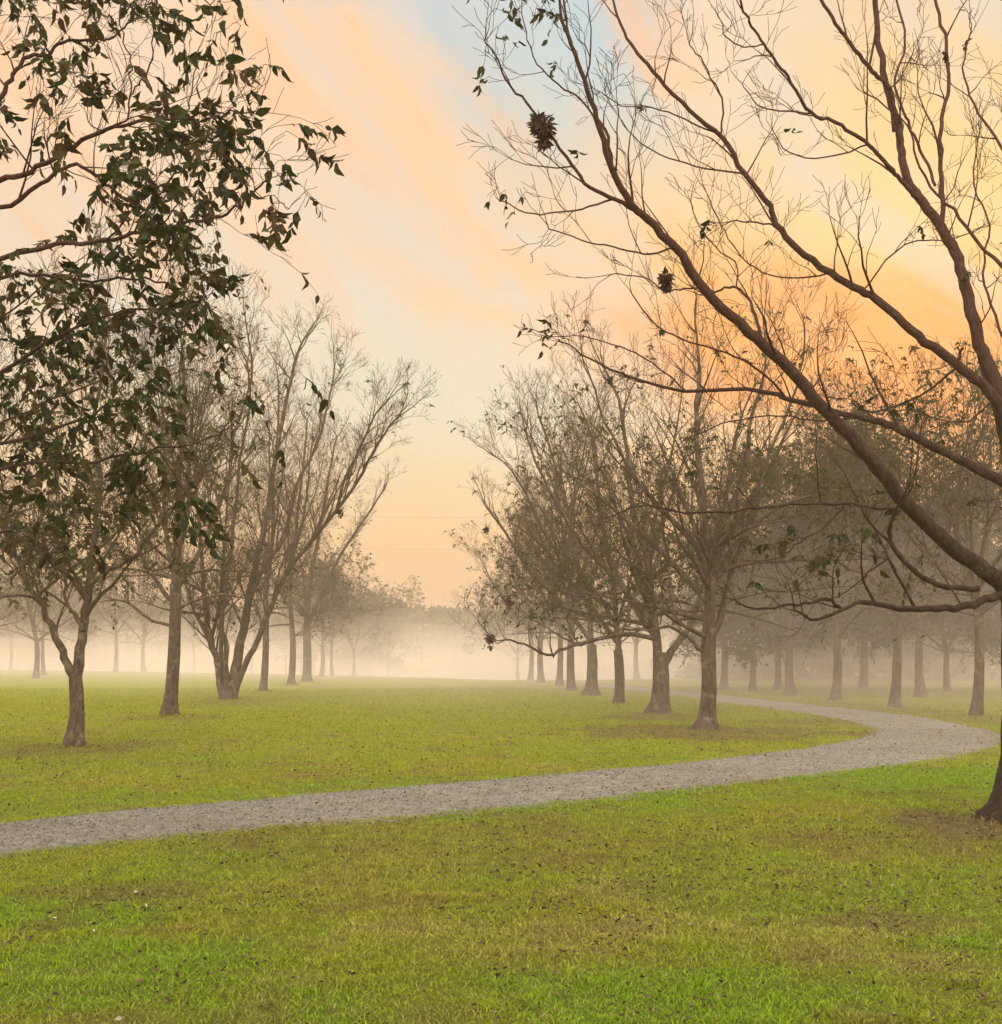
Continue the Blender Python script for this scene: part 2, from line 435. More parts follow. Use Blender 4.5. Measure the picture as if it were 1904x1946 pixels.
# ------------------------------------------------------------------ grass blades
BASES = []
def grass(n=1150000):
    D = 4.0*np.exp(nrs.rand(n)*math.log(46/4.0))
    X = (nrs.rand(n)*2-1)*(0.66*D+1.6)
    tuft = fbm(X*5.5, D*5.5, 51, 2)
    keep = ~in_path(X+nrs.randn(n)*.1, D+nrs.randn(n)*.1)
    bare = blobs(PATCH, X, D, (fbm(X*2.2, D*2.2, 21, 3)-.5)*2.2)
    keep &= nrs.rand(n) > bare*0.72
    keep &= nrs.rand(n) < 0.45+1.1*smooth(.25, .75, tuft)
    X, D, tuft = X[keep], D[keep], tuft[keep]; tall = np.ones(len(X))
    ex = []
    for (bx, by, br, nb) in BASES:      # longer grass left by the mower round each trunk
        a = nrs.rand(nb)*6.283; rr = br*(1.05+.9*nrs.rand(nb)**2)
        ex.append(np.stack([bx+np.cos(a)*rr, by+np.sin(a)*rr, 1.3+1.4*nrs.rand(nb)], 1))
    for E, O in ((E_IN, E_OUT), (E_OUT, E_IN)):   # ragged turf leaning over the gravel edge
        i = nrs.randint(0, NP-1, 60000); i = i[nrs.rand(60000) < np.clip(10/E[i, 1], 0, 1)**1.5]
        f = nrs.rand(len(i), 1); p = E[i]*(1-f)+E[i+1]*f; o = O[i]-E[i]; o /= np.linalg.norm(o, axis=1, keepdims=True)
        p = p+o*(nrs.randn(len(i), 1)*.07+.05*(fbm(p[:, 0]*3, p[:, 1]*3, 67, 3)[:, None]-.35)*4)
        ex.append(np.stack([p[:, 0], p[:, 1], .8+.7*nrs.rand(len(i))], 1))
    ex = np.concatenate(ex); X = np.concatenate([X, ex[:, 0]]); D = np.concatenate([D, ex[:, 1]]); tall = np.concatenate([tall, ex[:, 2]]); tuft = np.concatenate([tuft, np.full(len(ex), .5)])
    n = len(X)
    Z = ground_z(X, D)
    sc = (np.maximum(D, 5)/6.0)**0.55
    hgt = (0.013+0.022*nrs.rand(n)**1.5+0.018*smooth(.5, .8, tuft))*(0.75+.25*sc)*tall
    wd = (0.0022+0.0018*nrs.rand(n))*sc*1.1
    a = nrs.rand(n)*2*np.pi; u = np.stack([np.cos(a), np.sin(a), 0*a], 1)
    la = nrs.rand(n)*2*np.pi; lean = np.stack([np.cos(la), np.sin(la), 0*la], 1)*(hgt*(0.3+1.3*nrs.rand(n)))[:, None]
    b = np.stack([X, D, Z-0.004], 1); up = np.array([0, 0, 1.0])
    v = np.empty((n, 5, 3))
    v[:, 0] = b-u*wd[:, None]; v[:, 1] = b+u*wd[:, None]
    mid = b+up*(hgt*.6)[:, None]+lean*.35
    v[:, 2] = mid+u*(wd*.75)[:, None]; v[:, 3] = mid-u*(wd*.75)[:, None]
    v[:, 4] = b+up*(hgt*(.95-.25*nrs.rand(n)))[:, None]+lean
    k = np.arange(n)[:, None]*5
    q = k+np.array([[0, 1, 2, 3]]); t = k+np.array([[3, 2, 4]])
    col = turf_colour(X, D)*1.30
    col = col*(0.65+0.7*nrs.rand(n, 1))
    dry = nrs.rand(n) < 0.05+0.10*smooth(.4, .7, fbm(X*.8, D*.8, 61, 3)); col[dry] = np.array([.26, .225, .085])*(0.6+.7*nrs.rand(dry.sum(), 1))
    col = np.concatenate([col, np.ones((n, 1))], 1)
    me = mesh_np('grass_blades', v.reshape(-1, 3), [q, t], {'Col': ('COL', np.repeat(col, 5, axis=0))})
    tag(obj('grass', me, M_GRASS), 'short green lawn grass with yellow and bare patches', 'grass', kind='stuff')

# fallen leaves on the lawn and path
def fallen(n, seed, colf, name, label, lo, hi, dmax):
    rs = np.random.RandomState(seed)
    D = 4.2*np.exp(rs.rand(n)*math.log(dmax/4.2)); X = (rs.rand(n)*2-1)*(0.62*D+1.4)
    cl = fbm(X*1.3, D*1.3, seed, 3); b = blobs(PATCH, X, D, 0*X)
    keep = rs.rand(n) < np.clip(0.10+1.3*smooth(.45, .75, cl)+b, 0, 1)*np.where(in_path(X, D), .6, 1)
    X, D = X[keep], D[keep]; n = len(X)
    p = np.stack([X, D, ground_z(X, D)+0.018+0.03*rs.rand(n)], 1)
    d = rs.randn(n, 3); d[:, 2] *= .25
    L = (lo+(hi-lo)*rs.rand(n))*(np.maximum(D, 6)/6)**.25
    v, t3, q4 = leaflets(p, d, L, L*(.35+.3*rs.rand(n)))
    v[:, 2] = np.maximum(v[:, 2], ground_z(v[:, 0], v[:, 1])+.006)
    col = np.concatenate([colf(rs, n), np.ones((n, 1))], 1)
    me = mesh_np(name, v, [t3, q4], {'Col': ('COL', np.repeat(col, 8, axis=0))}, False)
    tag(obj(name, me, M_FALL), label, name.split('_')[-1], kind='stuff')
M_FALL = attr_material('fallen_leaf', 0.8, 0.1)
fallen(27000, 71, lambda r, n: np.array([.06, .04, .028])*(0.35+1.3*r.rand(n, 1)), 'fallen_leaves', 'curled dark brown leaves scattered over the grass and path', .012, .036, 34)
fallen(80, 77, lambda r, n: np.array([.42, .39, .34])*(0.5+.6*r.rand(n, 1)), 'pale_leaf_flecks', 'a few whitish leaf scraps in the near grass', .02, .045, 11)

# ------------------------------------------------------------------ branching
class Tree:
    def __init__(s, seed):
        s.r = random.Random(seed); s.main = []; s.twigs = []; s.leaf = []

def catmull(pts, sub=4):
    p = [np.array(q, float) for q in pts]; out = []
    for i in range(len(p)-1):
        a, b, c, d = p[max(i-1, 0)], p[i], p[i+1], p[min(i+2, len(p)-1)]
        for k in range(sub):
            t = k/sub
            out.append(0.5*((2*b)+(c-a)*t+(2*a-5*b+4*c-d)*t*t+(3*b-a-3*c+d)*t**3))
    out.append(p[-1]); return out

def norm(v):
    l = math.sqrt(v[0]*v[0]+v[1]*v[1]+v[2]*v[2]) or 1e-9
    return (v[0]/l, v[1]/l, v[2]/l)

def perp(d, r):
    while True:
        v = (r.gauss(0, 1), r.gauss(0, 1), r.gauss(0, 1))
        k = v[0]*d[0]+v[1]*d[1]+v[2]*d[2]
        p = (v[0]-k*d[0], v[1]-k*d[1], v[2]-k*d[2])
        if p[0]**2+p[1]**2+p[2]**2 > 1e-3: return norm(p)

def grow(T, p, d, L, rad, lvl, cfg):
    """one branch with its children; lvl counts down to 0 = last twiglets"""
    r = T.r
    n = 4 if lvl == 0 else (5 if lvl == 1 else max(6, min(14, int(L/0.22))))
    wig = cfg['wig'][lvl]; up = cfg['up'][lvl]
    pts = [p]; rr = [rad]; st = L/(n-1)
    d0 = d
    for i in range(1, n):
        d = norm((d[0]+r.gauss(0, wig), d[1]+r.gauss(0, wig), d[2]+r.gauss(0, wig)+up))
        p = (p[0]+d[0]*st, p[1]+d[1]*st, p[2]+d[2]*st)
        if p[2] < cfg.get('zmin', 0.3): d = norm((d[0], d[1], abs(d[2])+0.3))
        pts.append(p); rr.append(max(rad*(1-0.72*i/(n-1)), cfg['rmin']))
    (T.main if lvl >= cfg['main_lvl'] else T.twigs).append((pts, rr))
    if lvl == 0 or r.random() < cfg['tipleaf']:
        T.leaf.append((pts[-1], d))
    if lvl > 0: spawn(T, pts, rr, L, lvl, cfg)

def spawn(T, pts, rr, L, lvl, cfg, t0=0.18, lenf=None):
    r = T.r; n = len(pts)
    m = cfg['dens'][lvl]*L
    m = int(m) + (1 if r.random() < m-int(m) else 0)
    for k in range(m):
        t = t0+(1-t0)*(k+r.random())/max(m, 1)
        f = t*(n-1); i = min(int(f), n-2); f -= i
        a, b = pts[i], pts[i+1]
        p = tuple(a[j]+(b[j]-a[j])*f for j in range(3)); rad = rr[i]+(rr[i+1]-rr[i])*f
        d = norm((b[0]-a[0], b[1]-a[1], b[2]-a[2]))
        q = perp(d, r)
        if q[2] < 0 and r.random() < cfg['upbias']: q = (q[0], q[1], -q[2])
        ang = R(r.uniform(*cfg['ang']))
        cd = norm(tuple(d[j]*math.cos(ang)+q[j]*math.sin(ang) for j in range(3)))
        base = cfg['len'][lvl-1]
        cl = base*r.uniform(0.55, 1.3)*(1-0.45*t if lvl >= 2 else 1)
        if lenf: cl *= lenf(t)
        cr = min(rad*0.62, cfg['rad'][lvl-1]*(cl/base)**.7)
        grow(T, p, cd, cl, max(cr, cfg['rmin']), lvl-1, cfg)
    # fork at the tip
    if lvl >= 1:
        a, b = pts[-2], pts[-1]; d = norm((b[0]-a[0], b[1]-a[1], b[2]-a[2]))
        for k in range(2):
            q = perp(d, r); ang = R(r.uniform(10, 32))
            cd = norm(tuple(d[j]*math.cos(ang)+q[j]*math.sin(ang) for j in range(3)))
            grow(T, b, cd, cfg['len'][max(lvl-2, 0)]*r.uniform(.8, 1.5), max(rr[-1]*.8, cfg['rmin']), lvl-1 if lvl < 3 else lvl-2, cfg)

def traced(T, px, D, dy, r0, r1, sub=4, jit=0.0):
    """a main limb read off the picture as rows/columns, given its real distance D, drift in depth dy and thickness"""
    n = len(px)
    pts = [P(x, y, D+dy*(i/(n-1))**1.2) for i, (x, y) in enumerate(px)]
    q = catmull(pts, sub); m = len(q)
    if jit: q = [v if i in (0,) else v+np.array([T.r.gauss(0, jit) for _ in range(3)]) for i, v in enumerate(q)]
    return [tuple(v) for v in q], [r0+(r1-r0)*(i/(m-1))**0.85 for i in range(m)]

def llen(pts): return sum(math.dist(a, b) for a, b in zip(pts, pts[1:]))

def trunk_line(base, top, r0, r1, n=9, flare=0.55, T=None, wob=0.03):
    pts = []; rr = []
    for i in range(n):
        t = (i/(n-1))**1.6
        w = wob*math.sin(t*3.1)
        pts.append(tuple(base[j]+(top[j]-base[j])*t+(w if j == 0 else 0) for j in range(3)))
        z = t*math.dist(base, top)
        rr.append((r0+(r1-r0)*t)*(1+flare*math.exp(-max(z-0.04, 0)/0.16)))
    pts[0] = (pts[0][0], pts[0][1], pts[0][2]-0.06)
    return pts, rr

def pick_leaves(T, frac, f=None):
    out = []
    for s in T.leaf:
        pr = frac*(f(s[0]) if f else 1)
        if T.r.random() < pr: out.append(s)
    return out

# ================================================================== NEAR RIGHT TREE (trunk cut by the frame edge)
NEAR_CFG = dict(wig=[.22, .17, .13], up=[.06, .06, .05], dens=[0, 4.2, 2.7, 1.7], len=[.17, .40, .95], rad=[.0034, .0066, .015], rmin=.0024,
                ang=(28, 62), upbias=.65, tipleaf=.0, main_lvl=2)
def near_right():
    D0 = 10.2
    by = D0; bx = (1940-CX)/F*D0
    base = (bx, by, gz(bx, by))
    root = tag(empty('pecan_tree', base), 'big bare tree at right edge, long limbs reaching across the sky above the path', 'tree')
    T = Tree(101); BASES.append((bx, by, .3, 700))
    fork = P(1942, 1120, D0)
    tl, tr = trunk_line(base, fork, .20, .19, 12, .8)
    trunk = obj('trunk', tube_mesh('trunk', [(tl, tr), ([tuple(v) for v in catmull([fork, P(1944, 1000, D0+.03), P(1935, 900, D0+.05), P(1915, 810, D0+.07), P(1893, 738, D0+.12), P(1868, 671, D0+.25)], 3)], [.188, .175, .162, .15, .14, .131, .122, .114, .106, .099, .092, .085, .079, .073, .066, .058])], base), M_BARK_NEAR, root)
    S = D0/F   # metres per picture pixel at the trunk
    limbs = [
     # pts, dy, thickness px start,end
     ([(1938, 1130), (1895, 1105), (1860, 1075), (1800, 1032), (1740, 975), (1700, 930), (1635, 850), (1560, 772), (1500, 702), (1440, 645), (1370, 585), (1320, 525), (1288, 475), (1230, 417), (1200, 385), (1165, 328), (1142, 245), (1115, 170), (1092, 100), (1068, 40), (1060, -30)], -1.2, 52, 5),
     ([(1940, 1120), (1885, 1136), (1840, 1150), (1780, 1158), (1720, 1157), (1670, 1149), (1634, 1143), (1600, 1158), (1553, 1176), (1510, 1160)], -1.4, 26, 5),
     ([(1600, 1158), (1570, 1140), (1530, 1146), (1470, 1155), (1420, 1155), (1393, 1138)], -.2, 9, 4),
     ([(1860, 1118), (1800, 1115), (1760, 1100), (1708, 1058), (1690, 1020), (1695, 985), (1708, 968), (1660, 965), (1606, 957), (1503, 958), (1418, 968), (1304, 975), (1230, 960), (1180, 972)], -1.0, 17, 4),
     ([(1935, 930), (1880, 902), (1817, 871), (1731, 826), (1686, 806), (1629, 792), (1560, 775), (1492, 755), (1418, 740), (1304, 743), (1219, 723), (1139, 692), (1080, 655)], 1.2, 31, 4),
     ([(1918, 800), (1880, 745), (1840, 710), (1788, 671), (1731, 626), (1674, 575), (1634, 552), (1577, 518), (1515, 472), (1475, 427), (1464, 393), (1412, 330), (1373, 262), (1310, 210), (1253, 148), (1213, 102), (1185, 63), (1165, 0), (1160, -40)], .6, 32, 5),
     ([(1925, 840), (1905, 780), (1890, 730), (1868, 671), (1845, 597), (1834, 540), (1815, 480), (1788, 430), (1754, 387), (1725, 341), (1712, 290), (1708, 239), (1688, 182), (1676, 120), (1668, 60), (1660, -40)], .9, 42, 14),
     ([(1790, 440), (1790, 380), (1786, 324), (1787, 250), (1794, 205), (1803, 159), (1797, 85), (1780, 10), (1772, -40)], 1.0, 15, 8),
     ([(1700, 250), (1690, 171), (1662, 140), (1640, 115), (1610, 75), (1589, 45), (1560, 0), (1540, -35)], -.3, 15, 8),
     ([(1754, 387), (1731, 364), (1705, 335), (1686, 313), (1650, 275), (1617, 250), (1580, 228), (1543, 216), (1503, 159), (1478, 120), (1452, 85), (1430, 50), (1413, 20), (1400, -30)], -1.3, 14, 5),
     ([(1777, 353), (1755, 300), (1731, 245), (1712, 200), (1700, 150), (1720, 90), (1712, 30), (1690, -30)], .8, 9, 6),
     ([(1930, 540), (1904, 506), (1862, 467), (1811, 398), (1780, 370), (1740, 300), (1725, 240), (1650, 180)], 1.2, 13, 4),
     ([(1215, 402), (1170, 378), (1120, 355), (1085, 310), (1045, 255), (1000, 195), (965, 160), (945, 110), (918, 78)], -.5, 12, 3),
     ([(1170, 378), (1120, 392), (1060, 404), (1000, 405), (960, 382)], .4, 7, 3),
     ([(1280, 470), (1235, 484), (1180, 474), (1120, 461), (1060, 440), (1040, 432)], -.4, 7, 3),
     ([(1166, 330), (1155, 262), (1132, 215), (1110, 150), (1085, 80), (1075, 25), (1070, -20)], .5, 9, 5),
     ([(1142, 245), (1105, 190), (1060, 160), (1020, 120), (1000, 60), (990, 0)], .4, 6, 3),
     ([(1450, 650), (1438, 610), (1425, 575), (1400, 548), (1370, 550), (1345, 562)], .7, 10, 5),
     ([(1400, 548), (1398, 500), (1360, 470), (1330, 430), (1310, 380)], .5, 5, 3),
     ([(1345, 545), (1300, 552), (1262, 552), (1225, 528), (1160, 520)], -.3, 6, 3),
     ([(1580, 520), (1520, 528), (1450, 518), (1400, 478), (1372, 430), (1345, 370)], .3, 6, 3),
     ([(1475, 427), (1440, 424), (1390, 420)], .1, 7, 4),
     ([(1370, 262), (1375, 200), (1358, 160), (1330, 110), (1310, 80)], -.2, 7, 3),
     ([(1412, 330), (1340, 322), (1270, 300), (1215, 270), (1180, 230)], -.4, 7, 3),
     ([(1373, 262), (1300, 225), (1240, 205), (1180, 200), (1140, 175)], .5, 6, 3),
     ([(1640, 552), (1700, 480), (1745, 458), (1800, 455), (1850, 440)], .5, 6, 3),
     ([(1885, 760), (1840, 800), (1795, 800), (1740, 782), (1700, 780)], -.7, 7, 3),
     ([(1830, 660), (1812, 700), (1760, 745), (1690, 775), (1640, 780), (1610, 755)], .5, 9, 3),
     ([(1543, 216), (1480, 210), (1440, 200), (1410, 160)], .5, 6, 3),
     ([(1650, 275), (1570, 300), (1500, 290), (1470, 250)], .4, 6, 3),
     ([(1452, 85), (1415, 88), (1380, 70), (1365, 30)], .3, 5, 3),
     ([(1492, 755), (1440, 700), (1380, 670), (1310, 650), (1250, 620), (1200, 560)], -.9, 8, 3),
     ([(1629, 792), (1560, 800), (1480, 790), (1390, 800), (1320, 830)], -.5, 7, 3),
     ([(1304, 743), (1240, 690), (1180, 660), (1110, 640), (1050, 640)], .3, 6, 3),
     ([(1690, 1060), (1660, 1080), (1640, 1100), (1600, 1130), (1560, 1138)], -.2, 6, 3),
     ([(1606, 957), (1570, 1000), (1520, 1030), (1480, 1060), (1430, 1066)], .4, 6, 3),
     ([(1930, 330), (1890, 260), (1850, 200), (1830, 130), (1845, 60)], .6, 9, 4),
     ([(1935, 700), (1890, 600), (1870, 520), (1880, 430), (1850, 350), (1862, 250)], 1.4, 9, 4),
     ([(1938, 1000), (1990, 900), (2050, 780), (2090, 620), (2100, 450), (2080, 250)], .5, 24, 6),
     ([(1945, 1100), (2010, 1060), (2110, 1010), (2220, 930), (2330, 820), (2400, 640)], .2, 30, 6),
     ([(1930, 640), (1960, 500), (1980, 350), (1960, 200), (1970, 20), (1960, -120)], .4, 20, 6),
     ([(1940, 1110), (1960, 1000), (2000, 900), (2020, 800), (2000, 600), (2040, 400)], 4.0, 22, 5),
     ([(1940, 1110), (1990, 1040), (2080, 960), (2150, 760), (2200, 500)], -3.5, 24, 5),
    ]
    # start depth of sub-limbs follows the limb they leave
    starts = {}
    done = []
    def depth_at(x, y):
        best = (1e9, D0)
        for pts in done:
            for q in pts:
                qx = CX+q[0]/q[1]*F; qy = YH-(q[2]-CAM_H)/q[1]*F
                dd = (qx-x)**2+(qy-y)**2
                if dd < best[0]: best = (dd, q[1])
        return best[1] if best[0] < 60**2 else D0
    allleaf = []; alltwig = []
    for px, dy, w0, w1 in limbs:
        Ds = depth_at(*px[0]) if done else D0
        n0 = len(T.twigs)
        pts, rr = traced(T, px, Ds, dy, w0*.35*S, w1*.38*S, 4, 0.006)
        done.append(pts)
        T.main = []; T.twigs = []; T.leaf = []
        L = llen(pts)
        cfg = dict(NEAR_CFG)
        if w0 < 12: cfg['len'] = [.15, .32, .58]; cfg['dens'] = [0, 4.2, 3.2, 2.2]
        spawn(T, pts, rr, L, 3, cfg, t0=0.22 if w0 > 12 else .1)
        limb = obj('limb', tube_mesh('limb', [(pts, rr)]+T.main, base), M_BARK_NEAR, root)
        alltwig += T.twigs
        allleaf += T.leaf
    # a few leaves still hanging on
    spots = []
    for s in allleaf:
        x = CX+s[0][0]/s[0][1]*F; y = YH-(s[0][2]-CAM_H)/s[0][1]*F
        pr = 0.008
        if 900 < x < 1080 and y < 200: pr = .30
        if 1000 < x < 1180 and 610 < y < 720: pr = .25
        if 930 < x < 1000 and 360 < y < 440: pr = .5
        if 1380 < x < 1880 and 920 < y < 1130: pr = .16
        if x > 1620 and 720 < y < 1000: pr = .10
        if x > 1660 and 420 < y < 700: pr = .04
        if T.r.random() < pr: spots.append(s)
    me, rach = leaves_mesh('leaves', spots, base, .085, 3)
    obj('leaves', me, M_LEAF, root)
    obj('twigs', tube_mesh('twigs', alltwig+rach, base), M_TWIG, root)
    return depth_at
depth_R0 = near_right()

# ================================================================== NEAR LEFT TREE (trunk out of frame, leafy boughs reach in)
def near_left():
    D0 = 7.4
    bx = (-420-CX)/F*D0
    base = (bx, D0, gz(bx, D0))
    root = tag(empty('pecan_tree', base), 'nearest leafy tree whose boughs hang into the picture from the left edge', 'tree')
    T = Tree(202); S = D0/F
    top = P(-400, 300, D0)
    tl, tr = trunk_line(base, P(-415, 1020, D0), .17, .15, 10, .5)
    tl2, tr2 = traced(T, [(-415, 1020), (-405, 700), (-380, 400), (-330, 100), (-300, -200)], D0, .2, .15, .06)
    obj('trunk', tube_mesh('trunk', [(tl, tr), (tl2, tr2)], base), M_BARK, root)
    cfg = dict(wig=[.2, .17, .13], up=[.02, .03, .02], dens=[0, 4.8, 3.6, 3.4], len=[.14, .30, .72], rad=[.0026, .0045, .009], rmin=.0018, ang=(30, 68), upbias=.55, tipleaf=.15, main_lvl=2)
    limbs = [
     ([(-390, 520), (-200, 370), (-60, 240), (0, 185), (18, 151), (47, 118), (90, 104), (118, 81), (180, 77), (208, 74), (244, 47), (272, 20)], .4, 26, 4),
     ([(-400, 700), (-200, 470), (-60, 360), (0, 341), (54, 327), (126, 287), (190, 248), (244, 233), (323, 226), (395, 219), (467, 215), (532, 212)], -.6, 30, 3),
     ([(210, 242), (244, 219), (248, 172), (248, 118), (232, 60), (225, 0)], .3, 9, 4),
     ([(246, 190), (262, 160), (284, 126), (290, 60), (287, -20)], -.4, 7, 4),
     ([(355, 222), (375, 180), (388, 125), (420, 85), (445, 55)], .2, 6, 2.5),
     ([(-400, 640), (-230, 480), (-80, 420), (20, 390), (90, 340), (144, 312), (200, 350), (250, 378), (325, 340), (360, 318), (420, 300)], .3, 26, 3),
     ([(-395, 760), (-150, 560), (40, 480), (136, 460), (215, 456), (287, 435), (359, 424), (431, 413), (481, 395), (524, 366), (560, 338), (571, 320)], -.9, 24, 3),
     ([(524, 366), (570, 372), (600, 385), (612, 400)], -.1, 4, 2),
     ([(560, 338), (590, 328), (610, 330)], -.1, 4, 2),
     ([(-400, 800), (-200, 620), (0, 528), (108, 528), (190, 535), (259, 531), (330, 545), (400, 600), (425, 640)], .5, 20, 3),
     ([(-405, 860), (-200, 760), (-40, 720), (30, 690), (100, 640), (180, 610), (240, 590), (320, 580), (380, 590)], -.3, 22, 3),
     ([(-408, 900), (-220, 840), (-60, 850), (60, 830), (150, 800), (240, 760), (300, 720), (370, 700)], .8, 22, 3),
     ([(-410, 960), (-200, 930), (-50, 900), (60, 880), (160, 880), (260, 860), (340, 850), (420, 830), (455, 820)], -.5, 20, 3),
     ([(-410, 930), (-200, 960), (-60, 1000), (20, 1010), (60, 1010)], 1.0, 18, 3),
     ([(200, 700), (260, 800), (330, 900), (370, 960), (385, 1010)], .4, 7, 2),
     ([(100, 880), (120, 940), (180, 980), (230, 970), (300, 950)], -.4, 7, 2),
     ([(-380, 420), (-200, 200), (-80, 60), (20, -20), (60, -80)], .2, 22, 4),
     ([(-370, 350), (-150, 100), (60, -30), (200, -60), (330, -60), (420, 10)], -.8, 18, 3),
     ([(-380, 600), (-520, 420), (-700, 250), (-850, 50)], .6, 26, 5),
     ([(-400, 800), (-560, 700), (-760, 600), (-900, 420)], -.6, 26, 5),
     ([(-390, 700), (-300, 560), (-240, 430), (-100, 200), (0, 30)], 3.0, 22, 4),
     ([(-410, 880), (-250, 790), (-100, 680), (60, 560), (180, 470)], 2.6, 22, 3),
     ([(-410, 940), (-250, 900), (-100, 860), (50, 780), (200, 720), (330, 660)], 2.4, 22, 3),
    ]
    done = []
    def depth_at(x, y):
        best = (1e9, D0)
        for pts in done:
            for q in pts:
                qx = CX+q[0]/q[1]*F; qy = YH-(q[2]-CAM_H)/q[1]*F
                dd = (qx-x)**2+(qy-y)**2
                if dd < best[0]: best = (dd, q[1])
        return best[1] if best[0] < 45**2 else D0
    allleaf = []; alltwig = []
    for px, dy, w0, w1 in limbs:
        Ds = depth_at(*px[0]) if done else D0
        px = [(x if x < 330 else 330+(x-330)*.78, y) for x, y in px]
        pts, rr = traced(T, px, Ds, dy, w0*.25*S, w1*.36*S, 4, .008)
        done.append(pts); T.main = []; T.twigs = []; T.leaf = []
        c2 = cfg
        if w0 < 8: c2 = dict(cfg, len=[.09, .18, .3])
        spawn(T, pts, rr, llen(pts), 3, c2, t0=.3 if w0 > 12 else .1, lenf=lambda t: 1.28-1.08*t)
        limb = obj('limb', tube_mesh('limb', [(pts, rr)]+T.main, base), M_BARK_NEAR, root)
        alltwig += T.twigs
        allleaf += T.leaf
    spots = []
    for s in allleaf:
        x = CX+s[0][0]/s[0][1]*F; y = YH-(s[0][2]-CAM_H)/s[0][1]*F
        pr = 0.16
        if y > 170: pr = .5
        if y > 330 and x < 330: pr = .75
        if 560 < y < 1000 and x < 330: pr = .95
        if y < 170: pr = .26
        if 880 < y < 1050 : pr = .6
        if y > 1050: pr = 0.1
        if x > 430: pr *= .55
        if x > 240 and y > 640: pr *= .6
        if x > 240 and y > 880: pr *= .35
        if x < 150: pr *= 1.25
        pr *= float(.5+.95*smooth(.38, .60, fbm(x*.016+3, y*.016, 19, 2)))
        if T.r.random() < pr: spots.append(s)
    me, rach = leaves_mesh('leaves', spots, base, .088, 4)
    obj('leaves', me, M_LEAF, root)
    obj('twigs', tube_mesh('twigs', alltwig+rach, base), M_TWIG, root)
    print('near-left leaf spots', len(spots), 'of', len(allleaf))
near_left()

# ================================================================== MID-DISTANCE TREES, each with its own traced limbs
MID = dict(wig=[.24, .19, .15, .11], up=[.05, .06, .06, .05], dens=[0, 4.2, 3.5, 2.5, 1.5], len=[.22, .46, 1.0, 1.75], rad=[.0042, .0078, .018, .038], rmin=.0036,
           ang=(22, 52), upbias=.8, tipleaf=0, main_lvl=3, zmin=1.9)

def mid_tree(seed, label, bpx, bpy, trunk_px, fork, limbs, extra, leaf_frac, leaf_f=None, cfg=None, top=10.0, spread=.62, leafmat=None, leafsize=.1, flare=.5, D=None, low=(0, 0), lowz=1.9, exz=0):
    cfg = dict(MID, **(cfg or {}))
    D = D or CAM_H*F/(bpy-YH)
    x, y = (bpx-CX)/F*D, D
    base = (x, y, gz(x, y)); S = D/F
    root = tag(empty('pecan_tree', base), label, 'tree'); BASES.append((x, y, trunk_px*.6*S, 420))
    T = Tree(seed); r = T.r
    tl = []
    fk = P(fork[0], fork[1], D)
    trunk = [trunk_line(base, fk, trunk_px*.5*S, trunk_px*.42*S, 9, flare, wob=.04)]
    kids = []
    for px, dy, w0, w1 in limbs:
        pts, rr = traced(T, px, D, dy, w0*.5*S, w1*.5*S, 3, .015)
        kids.append((pts, rr))
    lead, leadr = kids[0]
    # limbs that the picture shows only as depth of crown: spread round the leader
    for k in range(extra):
        az = k*2.399+seed; el = R(r.uniform(42, 78)); L = (top-fk[2])*r.uniform(.62, .9)
        d = (math.cos(az)*math.cos(el)*spread*1.5, math.sin(az)*math.cos(el)*spread*1.5, math.sin(el))
        d = norm(d); n = 9
        q = [i for i, v in enumerate(lead) if v[2] >= fk[2]+exz]; q = q[:max(2, int(len(q)*.55))]; qi = r.choice(q)
        p = lead[qi]; rb = leadr[qi]*.66; L *= 1-.55*qi/len(lead)
        pts = [p]; rr = [rb]
        for i in range(1, n):
            d = norm((d[0]+r.gauss(0, .09), d[1]+r.gauss(0, .09), d[2]+r.gauss(0, .06)+.05))
            p = tuple(p[j]+d[j]*L/(n-1) for j in range(3)); pts.append(p); rr.append(rb*(1-.85*i/(n-1)))
        kids.append((pts, rr))
    for k in range(low[0]):     # low, level or drooping boughs
        az = k*2.399+seed*1.7; L = low[1]*r.uniform(.7, 1.15); d = (math.cos(az), math.sin(az), r.uniform(.05, .55)); d = norm(d)
        zt = max(fk[2], base[2]+lowz)+r.uniform(0, 1.7); qi = min(range(len(lead)), key=lambda i: abs(lead[i][2]-zt)); p = lead[qi]; rb = min(trunk_px*.15*S, leadr[qi]*.6); pts = [p]; rr = [rb]; n = 8
        for i in range(1, n):
            d = norm((d[0]+r.gauss(0, .12), d[1]+r.gauss(0, .12), d[2]+r.gauss(0, .1)-.03))
            p = tuple(p[j]+d[j]*L/(n-1) for j in range(3)); pts.append(p); rr.append(rb*(1-.85*i/(n-1)))
        kids.append((pts, rr))
    for pts, rr in kids:
        spawn(T, pts, rr, llen(pts), 4 if llen(pts) > 2.5 else 3, cfg, t0=.22)
    big = [k for k in kids]
    obj('trunk', tube_mesh('trunk', trunk+big, base), M_BARK, root)
    crown = obj('crown', tube_mesh('crown', T.main+T.twigs, base), M_TWIG_MID, root)
    spots = pick_leaves(T, leaf_frac, leaf_f)
    if spots:
        me, rach = leaves_mesh('leaves', spots, base, leafsize, 3)
        obj('leaves', me, leafmat or M_LEAF, root)
    print(label[:30], 'twigs', len(T.twigs), 'main', len(T.main), 'leaves', len(spots))
    return root

lowleaf = lambda zc, w: (lambda p: 1.0/(1+math.exp((p[2]-zc)/w))+.08)

